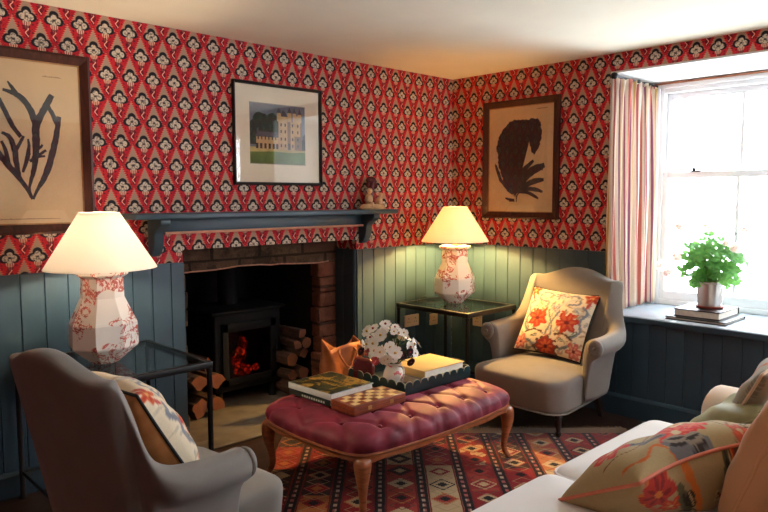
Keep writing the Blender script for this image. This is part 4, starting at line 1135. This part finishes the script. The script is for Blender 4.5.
# ------------------------------------------------------------------ sofa
def sofa():
    t = thing('sofa','cream linen sofa with loose seat cushions, lower right of the photo facing the fireplace','sofa',(-2.06,-2.62,0))
    def W(x,y,z=0): return (x+2.06,y+2.62,z)
    def bx(name, lo, hi, m, bev, seg=4):
        mb = MB(); mb.box(W(*lo),W(*hi)); return build(mb,name,m,t,bevel=bev,bseg=seg,angle=180)
    bx('base',(-2.87,-2.95,.09),(-1.25,-2.26,.315),sofa_m,.02)
    def soft(name, x0, x1, y0, y1, z0, z1, m, crown=.02):
        cx, cy = (x0+x1)/2, (y0+y1)/2; a, b = (x1-x0)/2, (y1-y0)/2; rings = []
        for k, z in ((.97,z0),(.995,z0+.015),(1.0,z0+.05),(1.004,(z0+z1)/2),(1.0,z1-.045),(.99,z1-.018),(.965,z1-.004),(.9,z1+crown*.25),(.7,z1+crown*.6),(.4,z1+crown*.9),(.1,z1+crown)):
            rings.append([W(cx+x*k+.004*math.sin(y*40+x*9),cy+y*k+.003*math.sin(x*31),z+.003*math.sin(x*14+y*9)*k) for x,y in rrect(a,b,.05,6)])
        mb = MB(); mb.loft(rings); o = build(mb,name,m,t,subsurf=1,angle=180)
        for zz in (z0+.02,z1-.018):
            p = MB(); p.tube([W(cx+x*.998,cy+y*.998,zz) for x,y in rrect(a,b,.05,6)],.005,6,closed=True); build(p,'piping',m,o,angle=180)
    soft('seat_cushion',-2.062,-1.282,-2.76,-2.195,.318,.462,seat_m)
    soft('seat_cushion',-2.85,-2.078,-2.76,-2.195,.318,.462,seat_m)
    for x0,x1 in ((-1.25,-.965),(-3.15,-2.87)):
        mb = MB(); pr = []; a = (x1-x0)/2; cx = (x0+x1)/2
        pr = [(cx-a+.02,.09),(cx+a-.02,.09),(cx+a-.01,.40),(cx+a,.50)]+[(cx+a*math.cos(q)*(1), .515+.09*math.sin(q)) for q in [PI*i/10 for i in range(1,10)]]+[(cx-a,.50),(cx-a+.01,.40)]
        mb.prism([(p[0]+2.06,p[1]) for p in pr],-2.98+2.62,-2.385+2.62,'y'); build(mb,'arm',sofa_m,t,bevel=.022,bseg=4,angle=180)
    mb = MB(); pr = [(-2.94,.09),(-3.10,.09),(-3.13,.5),(-3.13,.58),(-3.10,.615),(-3.04,.625),(-2.98,.605),(-2.955,.55)]
    mb.prism([(p[0]+2.62,p[1]) for p in pr],-3.10+2.06,-1.0+2.06,'x'); build(mb,'back',sofa_m,t,bevel=.02,bseg=3,angle=180)
    for x in (-3.08,-1.04):
        for y in (-2.45,-3.02):
            mb = MB(); mb.lathe([(.025,.09),(.018,.0)],12,W(x,y)); build(mb,'leg',dark_leg,t)
sofa()
peach = fabric('peach_linen',(214,164,122),.04,6,300)
ux = axes((1,0,0),(0,-.13,.32))
pillow('back_cushion','plain peach linen back cushion at the right end of the sofa',.66,.40,.17,(-1.745,-2.845,.655),axes((1,0,0),(0,-.12,.34)),None,None,peach,peach,puff=.2,pinch=.01)
pillow('floral_cushion','large oblong olive cushion printed with red flowers, nearest on the sofa',.72,.34,.25,(-1.985,-2.615,.562),axes((.66,-.19,-.0),(-.2,-.78,.45)),lambda u,v: paint_sofa_back(u*.95-.05,v-.20),lambda u,v: paint_sofa(u*.95-.08,v-.30),None,coral_pipe,N=110,pinch=.04,bow=.03)
sage = velvet('sage_velvet',(132,128,92),(162,156,116))
g = pillow('sage_cushion','plain sage green cushion with dark tassels on the sofa beside the arm',.50,.36,.17,(-1.345,-2.575,.56),axes((1,-.04,-.0),(-.15,-.80,.5)),None,None,sage,sage,pinch=.05)
yarn = plain('tassel_yarn',(22,28,26),.95,.3,60)
def pompom(name, parent, loc, r, seed):
    rg = random.Random(seed); mb = MB()
    mb.ball((0,0,0),r*.6,12,8)
    for k in range(320):
        d = Vector((rg.gauss(0,1),rg.gauss(0,1),rg.gauss(0,1))).normalized(); e = d.orthogonal().normalized()*r*.05; L = r*rg.uniform(.85,1.12)
        mb.add([d*r*.4-e, d*r*.4+e, d*L+e*.6, d*L-e*.6],[(0,1,2,3)])
    o = build(mb,name,yarn,parent,loc,smooth=False)
for i,(x,y) in enumerate(((-.25,.205),(-.13,.22),(.25,.21),(-.255,-.21))): pompom('tassel',g,(x,y,.012),.036,i)
pillow('patterned_cushion','grey and orange patterned cushion leaning on the far arm of the sofa',.44,.42,.14,(-1.29,-2.665,.70),axes((.88,-.25,.30),(-.25,-.45,.75)),paint_end,paint_end,None,sofa_m)

# ------------------------------------------------------------------ things on the ottoman
page = plain('page_edges',(226,218,204),.85,.08,60)
def book(label, x0, x1, y0, y1, z0, z1, cover, spine='x0', group=None, art=None, rot=0, spine_m=None, over=.006, c=.003):
    cx, cy = (x0+x1)/2,(y0+y1)/2; a,b = (x1-x0)/2,(y1-y0)/2; H = z1-z0
    t = thing('book',label,'book',(cx,cy,z0),rot,group)
    mb = MB()
    mb.box((-a,-b,0),(a,b,c)); mb.box((-a,-b,H-c),(a,b,H))
    if spine=='x0': mb.box((-a,-b,0),(-a+c,b,H))
    elif spine=='x1': mb.box((a-c,-b,0),(a,b,H))
    elif spine=='y1': mb.box((-a,b-c,0),(a,b,H))
    else: mb.box((-a,-b,0),(a,-b+c,H))
    build(mb,'cover',cover,t,smooth=False,bevel=.001)
    mb = MB(); o = over
    mb.box((-a+(c if spine=='x0' else o),-b+(c if spine=='y0' else o),c),(a-(c if spine=='x1' else o),b-(c if spine=='y1' else o),H-c)); build(mb,'page_block',page,t,smooth=False)
    if spine_m:
        mb = MB(); mb.box((-a-.0008,-b+.002,.001),(-a+.001,b-.002,H-.001)); mb2 = mb; build(mb,'spine_jacket',spine_m,t,smooth=False)
    if art:
        mb = MB(); mb.box((-a+.004,-b+.004,H-.0005),(a-.004,b-.004,H+.0008)); build(mb,'jacket_picture',art,t,smooth=False)
    return t
def art_mat(name, cols, scale):
    M = Mat(name,.35,.5); x,y,z = M.pos('obj'); n = M.noise(M.vec,scale,4,.6,.8)
    M.color(M.ramp(n,[(.25+.5*i/max(1,len(cols)-1),srgb(c)) for i,c in enumerate(cols)],'CONSTANT')); return M.m
white_cover = plain('white_cover',(206,210,210),.35,.05); dark_cover = plain('dark_green_cover',(32,42,38),.4,.15)
B1 = book('dark green hardback lowest on the ottoman, under the pictured book',-2.075,-1.785,-1.005,-.69,OT-.004,OT+.026,dark_cover,'x0','books on the ottoman',None,.02)
B2 = book('pictorial book with white spine lying atop the dark book beside the chess box',-2.075,-1.79,-1.01,-.685,OT+.026,OT+.056,white_cover,'x0','books on the ottoman',art_mat('jacket_art',[(30,38,32),(60,66,44),(26,30,28),(150,120,52),(92,78,40),(40,48,46)],13),.035)
gold_print = plain('gold_print',(206,160,58),.5)
for r_, (yy, n_) in enumerate(((.02,8),(-.03,7))):
    mb = MB()
    for k in range(n_):
        y0 = -.1+k*.021; x0 = yy; mb.box((x0,y0,.0312),(x0+.022,y0+.005,.0318))
        if k%2: mb.box((x0,y0+.01,.0312),(x0+.004,y0+.015,.0318))
        else: mb.box((x0,y0,.0312),(x0+.005,y0+.014,.0318))
    build(mb,'title_lettering',gold_print,B2,smooth=False)
mb = MB()
for k in range(10): mb.box((-.1468,-.12+k*.018,.008),(-.146,-.12+k*.018+.011,.018))
build(mb,'spine_lettering',plain('pale_print',(196,200,190),.5),B1,smooth=False)
def chess():
    t = thing('chess_box','red-brown wooden folding chess box with pale squares, on the near corner of the ottoman','chess box',(-1.922,-1.118,OT-.003),.0)
    wd_ = wood('rosewood',(104,46,28),(156,78,46),.35,(4,30,30)); a,b,H = .166,.083,.046
    mb = MB(); mb.box((-a,-b,0),(a,b,H)); bd = build(mb,'box_body',wd_,t,smooth=False,bevel=.003)
    mb = MB(); mb.box((-a-.0005,-b-.0005,H*.48),(a+.0005,b+.0005,H*.52)); build(mb,'lid_seam',dark_leg,t,smooth=False)
    pale = plain('maple_squares',(224,190,128),.4,.08,30); mb = MB(); nx, ny = 8, 4; sx, sy = (2*a-.03)/nx, (2*b-.03)/ny
    for i in range(nx):
        for j in range(ny):
            if (i+j)%2 == 0: mb.box((-a+.015+i*sx,-b+.015+j*sy,H-.0005),(-a+.015+(i+1)*sx,-b+.015+(j+1)*sy,H+.0008))
    build(mb,'pale_squares',pale,t,smooth=False)
    for s in (-.07,.07):
        mb = MB(); mb.box((s-.012,-b-.002,.014),(s+.012,-b+.001,.032)); build(mb,'brass_clasp',gilt,t,smooth=False)
chess()
tray_c = (-1.44,-.925)
def tray():
    a,b = .258,.215
    t = thing('scalloped_tray','dark green tray with a scalloped rim holding books and flowers on the ottoman','tray',(tray_c[0],tray_c[1],OT-.003))
    green = plain('dark_green_lacquer',(16,40,42),.3,.15,10); edge = plain('cream_edge',(176,168,148),.5)
    mb = MB(); mb.box((-a,-b,0),(a,b,.006)); build(mb,'tray_floor',green,t,smooth=False)
    def wall(p0, p1):
        L = math.hypot(p1[0]-p0[0],p1[1]-p0[1]); n = max(3,round(L/.058)); pts = []
        for k in range(n):
            for q in range(8):
                s = q/8; pts.append(((k+s)/n*L, .046+.020*math.sin(PI*s)**.5 if s > 0 else .040))
        pts.append((L,.040)); return L, pts
    for p0,p1 in (((-a,-b),(a,-b)),((a,-b),(a,b)),((a,b),(-a,b)),((-a,b),(-a,-b))):
        L, pts = wall(p0,p1); d = Vector((p1[0]-p0[0],p1[1]-p0[1],0)).normalized(); n = Vector((-d.y,d.x,0))
        Mx = Matrix(((d.x,n.x,0,p0[0]),(d.y,n.y,0,p0[1]),(0,0,1,0),(0,0,0,1)))
        mb = MB(); mb.prism([(0,0)]+[(L,0)]+pts[::-1],0,.005,'y',0,Mx); w = build(mb,'rim_wall',green,t,smooth=False)
        mb = MB(); mb.tube([(s,.0025,z+.0005) for s,z in pts],.0017,6,0,False,Mx); build(mb,'painted_edge',edge,w)
tray()
TZ = OT+.004
book('white hardback under the yellow book in the green tray',-1.535,-1.195,-1.10,-.85,TZ,TZ+.042,plain('grey_cover',(150,146,138),.45),'y1','books in the tray')
book('yellow-topped hardback uppermost in the green tray',-1.525,-1.205,-1.115,-.86,TZ+.042,TZ+.082,plain('yellow_cover',(204,176,118),.85,.06,spec=.15),'x0','books in the tray')
def red_bowl():
    m = plain('wine_glaze',(92,14,26),.3,.15,14); t = thing('lobed_bowl','dark red heart-shaped box behind the flower jug in the tray','box',(-1.655,-.775,TZ))
    def ring(k,z): 
        out = []
        for i in range(48):
            q = 2*PI*i/48; x = 16*math.sin(q)**3/17; y = (13*math.cos(q)-5*math.cos(2*q)-2*math.cos(3*q)-math.cos(4*q))/17
            out.append((y*.062*k, x*.075*k, z))
        return out
    mb = MB(); mb.loft([ring(.85,0),ring(.98,.008),ring(1,.03),ring(1,.058)]); build(mb,'box_body',m,t)
    mb = MB(); mb.loft([ring(1.03,.059),ring(1.04,.07),ring(1.0,.092),ring(.85,.108),ring(.5,.116),ring(.1,.116)]); build(mb,'lid',m,t)
red_bowl()

# ------------------------------------------------------------------ flowers in the jug
JX, JY = -1.625, -.985
def jug():
    t = thing('flower_jug','small white jug painted with pink flowers, holding the bunch in the tray','jug',(JX,JY,TZ))
    M = Mat('flowered_china',.25,.5); M.pos('obj'); n = M.noise(M.vec,26,3,.6,.8); M.color(M.ramp(n,[(.30,srgb(120,138,110)),(.36,srgb(232,224,214)),(.56,srgb(232,224,214)),(.60,srgb(214,120,124)),(.72,srgb(178,60,72))],'CONSTANT'))
    mb = MB(); mb.lathe([(.034,0),(.038,.004),(.050,.03),(.055,.055),(.050,.08),(.040,.102),(.040,.115),(.046,.125),(.042,.125),(.036,.112),(.034,.1)],32); build(mb,'jug_body',M.m,t)
    mb = MB(); mb.tube(catmull([(.0,-.038,.112),(.0,-.07,.11),(.0,-.075,.07),(.0,-.05,.04)],6),.005,8); build(mb,'handle',M.m,t)
jug()
stem_m = plain('flower_stem',(66,92,48),.7); petal_w = plain('white_petal',(240,238,232),.7,.04); petal_p = plain('pink_petal',(206,88,98),.7,.12); petal_d = plain('maroon_petal',(46,14,26),.7,.2); eye_y = plain('flower_eye_yellow',(196,150,60),.8); eye_r = plain('flower_eye_red',(160,50,52),.8)
def bloom(kind, head, nrm, R, label, group, seed):
    rg = random.Random(seed); name = {'w':'white_cosmos','p':'pink_carnation','d':'maroon_scabious'}[kind]
    t = thing(name,label,'flower',(JX,JY,TZ+.095),0,group); hd = Vector(head)-Vector((JX,JY,TZ+.095)); nm = Vector(nrm).normalized(); e1 = nm.orthogonal().normalized(); e2 = nm.cross(e1)
    mb = MB(); n = 8 if kind=='w' else (14 if kind=='p' else 12); lay = 1 if kind=='w' else 3
    for l in range(lay):
        RR = R*(1-.25*l)
        for k in range(n):
            a = 2*PI*(k+.5*l)/n+rg.uniform(-.1,.1); d = e1*math.cos(a)+e2*math.sin(a); s = nm.cross(d); w = RR*(.40 if kind=='w' else .3); lift = (.10+.25*l)*RR
            c0 = hd+nm*(.002*l); pts = [c0+d*RR*.12, c0+d*RR*.5+s*w*.8+nm*lift*.6, c0+d*RR*.92+s*w*.75+nm*lift*rg.uniform(.3,1.2), c0+d*RR*1.02+nm*lift*rg.uniform(.4,1.2), c0+d*RR*.92-s*w*.75+nm*lift*rg.uniform(.3,1.2), c0+d*RR*.5-s*w*.8+nm*lift*.6, c0+d*RR*.6+nm*lift*.3]
            mb.add(pts,[(0,1,6),(1,2,6),(2,3,6),(3,4,6),(4,5,6),(5,0,6)])
    build(mb,'petals',{'w':petal_w,'p':petal_p,'d':petal_d}[kind],t,angle=180,recalc=False)
    mb = MB(); mb.ball(tuple(hd+nm*.004),R*.2,10,6); build(mb,'flower_eye',eye_y if kind=='w' and seed%3 else eye_r,t,angle=180)
    mid = hd*.55+Vector((0,0,.02)); mb = MB(); mb.tube(catmull([(0,0,-.06),(hd.x*.12,hd.y*.12,0.02),tuple(mid),tuple(hd)],5),.0016,5); build(mb,'stem',stem_m,t)
rgf = random.Random(21); CE = Vector((JX-.012,JY+.018,TZ+.205))
viewdir = Vector((-.72,-.6,.35))
heads = []
for k in range(4000):
    d = Vector((rgf.gauss(0,1),rgf.gauss(0,1),rgf.gauss(0,1))).normalized()
    if d.z < -.55: continue
    jr = rgf.uniform(.80,1.12); P_ = CE + Vector((d.x*.125*jr,d.y*.145*jr,d.z*.115*jr))
    if P_.z < TZ+.115: continue
    if all((P_-q).length > .037 for q, _ in heads): heads.append((P_, d))
heads = heads[:46]
nw = 0
for k,(P_,d) in enumerate(heads):
    kind = 'p' if (P_.z < CE.z-.02 and d.x < -.3 and k%2 == 0) else ('d' if k%6 == 2 else 'w')
    lab = {'w':('white cosmos flower among the bunch in the small flowered jug','white cosmos in the jug'),'p':('pink flower low in the bunch in the small flowered jug','pink flowers in the jug'),'d':('dark maroon flower among the white ones in the flowered jug','maroon flowers in the jug')}[kind]
    bloom(kind,P_,(d*.8+viewdir*.45+Vector((rgf.gauss(0,.22),rgf.gauss(0,.22),.1+rgf.gauss(0,.22)))),rgf.uniform(.021,.037) if kind=='w' else .024,lab[0],lab[1],k)
mb = MB()
for k in range(70):
    d = Vector((rgf.gauss(0,1),rgf.gauss(0,1),abs(rgf.gauss(0,.8))-.2)).normalized(); L = rgf.uniform(.03,.05); o = CE+Vector((d.x*.09,d.y*.1,d.z*.075-.02)); s = d.orthogonal().normalized()*.006
    mb.add([o-d*L*.4,o+s,o+d*L*.6,o-s],[(0,1,2,3)])
for k in range(14):
    a = rgf.uniform(0,6.28); mb.tube([(JX,JY,TZ+.05),(JX+.03*math.cos(a),JY+.03*math.sin(a),TZ+.12),(JX+.08*math.cos(a),JY+.09*math.sin(a),TZ+.18)],.0013,5)
tag(build(mb,'leafy_sprigs',plain('sprig_green',(58,76,48),.8,.25,30),smooth=False,recalc=False),'loose green leaves filling the bunch in the flowered jug','leaves','',kind='stuff')

# ------------------------------------------------------------------ sill: books and geranium
SZ = .6525
book('wide dark book lowest on the window sill under the geranium',.03,.36,-2.035,-1.685,SZ,SZ+.019,plain('black_cover',(34,30,32),.35,.1),'x1','books on the sill',c=.0055)
book('thick dark-covered book on the window sill directly under the flowerpot',.075,.40,-1.985,-1.715,SZ+.019,SZ+.066,plain('maroon_cover',(52,34,36),.35,.1),'x1','books on the sill',c=.0055)
def geranium():
    px, py, pz = .245,-1.865,SZ+.066
    t = thing('potted_geranium','pale pink geranium with scalloped green leaves, potted on the window sill','potted plant',(px,py,pz))
    pot = plain('silvered_pot',(214,206,202),.18,.04,8,metal=.55); terra = plain('terracotta',(158,66,52),.7,.12)
    mb = MB(); mb.lathe([(.055,0),(.078,.003),(.084,.012),(.080,.014),(.05,.008)],32); build(mb,'saucer',terra,t)
    mb = MB(); mb.lathe([(.062,.010),(.068,.014),(.078,.15),(.084,.155),(.084,.164),(.078,.164),(.074,.15)],36); build(mb,'flower_pot',pot,t)
    mb = MB(); mb.lathe([(.072,.14),(.03,.148),(.001,.15)],24); build(mb,'soil',plain('potting_soil',(52,38,30),.95,.3,60),t)
    rg = random.Random(12); lm = Mat('geranium_leaf',.5,.4); lm.pos('obj'); n = lm.noise(lm.vec,30,3); cc = lm.ramp(n,[(.3,srgb(48,122,50)),(.7,srgb(104,172,82))]); lm.color(cc)
    tr = lm.nt.nodes.new('ShaderNodeBsdfTranslucent'); lm.nt.links.new(lm.mix(.5,cc,srgb(170,220,110)),tr.inputs[0]); mx = lm.nt.nodes.new('ShaderNodeMixShader'); mx.inputs[0].default_value = .3
    out = lm.nt.nodes['Material Output']; lm.nt.links.new(lm.b.outputs[0],mx.inputs[1]); lm.nt.links.new(tr.outputs[0],mx.inputs[2]); lm.nt.links.new(mx.outputs[0],out.inputs[0])
    stems = MB(); leaves = []
    k = 0; made = []
    while len(made) < 84 and k < 6000:
        k += 1
        d = Vector((rg.gauss(0,1),rg.gauss(0,1),rg.gauss(0,1))).normalized()
        r = rg.uniform(.55,1)
        c = Vector((d.x*.135*r, d.y*.18*r, .285+d.z*.18*r)); k_ = 1-.35*max(0,(c.z-.33)/.14); c.x *= k_; c.y *= k_
        if c.z < .13 or (math.hypot(c.x,c.y) < .09 and c.z < .17): continue
        if any((c-q).length < .039 for q in made): continue
        made.append(c); R = rg.uniform(.030,.050)*(1.0 if c.z < .36 else .7)
        nm = (d*.5+Vector((-.45,-.35,.75))+Vector((rg.gauss(0,.3),rg.gauss(0,.3),rg.gauss(0,.2)))).normalized(); e1 = nm.orthogonal().normalized(); e2 = nm.cross(e1)
        mb = MB(); N = 28; v = [c]; 
        for ring in (.5,1.0):
            for i in range(N):
                a = .25+(2*PI-.5)*i/(N-1); rr = R*ring*(1+.09*math.cos(a*7)*ring)
                v.append(c+e1*rr*math.cos(a)+e2*rr*math.sin(a)+nm*(R*(-.18*ring**2+.10*ring*math.cos(a*7))+.25*R*ring))
        f = [(0,1+i,2+i) for i in range(N-1)]+[(1+i,1+N+i,2+N+i,2+i) for i in range(N-1)]
        leaves.append((v,f)); stems.tube(catmull([(c.x*.15,c.y*.15,.15),(c.x*.5,c.y*.5,.15+(c.z-.15)*.7),tuple(c)],4),.0022,5)
    for v,f in leaves:
        mb = MB(); mb.add(v,f); build(mb,'leaf',lm.m,t,angle=180,recalc=False)
    for q in range(5):
        a = q*1.3; stems.tube([(0.02*math.cos(a),.02*math.sin(a),.13),(.04*math.cos(a),.05*math.sin(a),.24),(.05*math.cos(a+.3),.07*math.sin(a+.3),.36)],.005,6)
    pkM = Mat('pale_pink_petal',.8,.1); pkM.color(srgb(255,250,246)); tr = pkM.nt.nodes.new('ShaderNodeBsdfTranslucent'); tr.inputs[0].default_value = srgb(255,244,240); mx = pkM.nt.nodes.new('ShaderNodeMixShader'); mx.inputs[0].default_value = .8; out = pkM.nt.nodes['Material Output']; pkM.nt.links.new(pkM.b.outputs[0],mx.inputs[1]); pkM.nt.links.new(tr.outputs[0],mx.inputs[2]); pkM.nt.links.new(mx.outputs[0],out.inputs[0]); pk = pkM.m
    pts = [(.20,.52,.028),(.215,.33,.034),(.345,.265,.034),(.275,.225,.028),(-.155,.405,.034),(-.19,.51,.016),(.025,.53,.014),(-.09,.43,.014)]
    for q,(dy,z,R) in enumerate(pts):
        z -= .03
        c = Vector((-.03+.02*(q%3),dy*.92,z)); mb = MB()
        for k in range(int(48*R/.034)):
            d = Vector((rg.gauss(0,1),rg.gauss(0,1),rg.gauss(0,.8)+.2)).normalized(); o = c+d*R*rg.uniform(.6,1); e1 = d.orthogonal().normalized(); e2 = d.cross(e1)
            for i in range(5):
                a = 2*PI*i/5; p = e1*math.cos(a)+e2*math.sin(a); s = d.cross(p)*.006
                mb.add([o,o+p*.009+s*1.2,o+p*.017+d*.004,o+p*.009-s*1.2],[(0,1,2,3)])
        build(mb,'flower_head',pk,t,smooth=False,recalc=False)
        stems.tube(catmull([(0,0.02*(1 if dy>0 else -1),.2),(c.x*.4,c.y*.45,.2+(c.z-.2)*.75),tuple(c)],5),.0024,5)
    build(stems,'stems',plain('geranium_stem',(120,150,84),.7),t)
geranium()

# ------------------------------------------------------------------ leather log bag
def bag():
    M = Mat('tan_leather',.5,.4); M.pos('obj'); n = M.noise(M.vec,7,4,.6); M.color(M.ramp(n,[(.3,srgb(112,60,28)),(.7,srgb(168,98,50))])); M.bump(M.noise(M.vec,6,3,.5,.5),.6,.03)
    t = thing('log_bag','slumped tan leather bag standing on the hearth by the right jamb','bag',(-1.215,-.085,.013))
    NU, NV = 64, 16
    def P(i,j):
        a = 2*PI*i/NU; z = j/NV; c,s = math.cos(a),math.sin(a); q = (abs(c)**4+abs(s)**4)**-.25
        w = .142+.012*math.sin(z*5+a*2); d = .062-.02*z
        top = .43+.022*math.cos(a*2+.4)-.03*abs(c)**.5*0 +.022*math.sin(a*3)
        return (w*c*q+.012*math.sin(z*4+s*3), d*s*q+.010*math.sin(a*5+z*6)*z, z*top)
    v = [P(i,j) for j in range(NV+1) for i in range(NU)]
    mb = MB(); mb.add(v,[(j*NU+i,j*NU+(i+1)%NU,(j+1)*NU+(i+1)%NU,(j+1)*NU+i) for j in range(NV) for i in range(NU)]+[tuple(range(NU))[::-1]])
    b = build(mb,'bag_body',M.m,t,angle=180); s = b.modifiers.new('t','SOLIDIFY'); s.thickness = .005; s.offset = 1
    mb = MB()
    for sy in (-1,):
        mb.tube(catmull([(-.06,sy*.05,.40),(-.07,sy*.075,.36),(.0,sy*.085,.28),(.07,sy*.075,.36),(.06,sy*.05,.40)],6),.007,8)
    build(mb,'handle',M.m,t)
    mb = MB(); mb.tube(catmull([(.10,-.03,.405),(.125,-.045,.40),(.145,-.05,.37),(.15,-.05,.33)],5),.010,8); build(mb,'strap',M.m,t)
bag()

vs = sc.view_settings; vs.view_transform = 'Standard'; vs.look = 'None'; vs.gamma = 1; vs.exposure = .92; vs.use_curve_mapping = False
cy = sc.cycles
cy.use_denoising = True
cy.max_bounces = 10; cy.diffuse_bounces = 5; cy.transparent_max_bounces = 12; cy.sample_clamp_indirect = 6
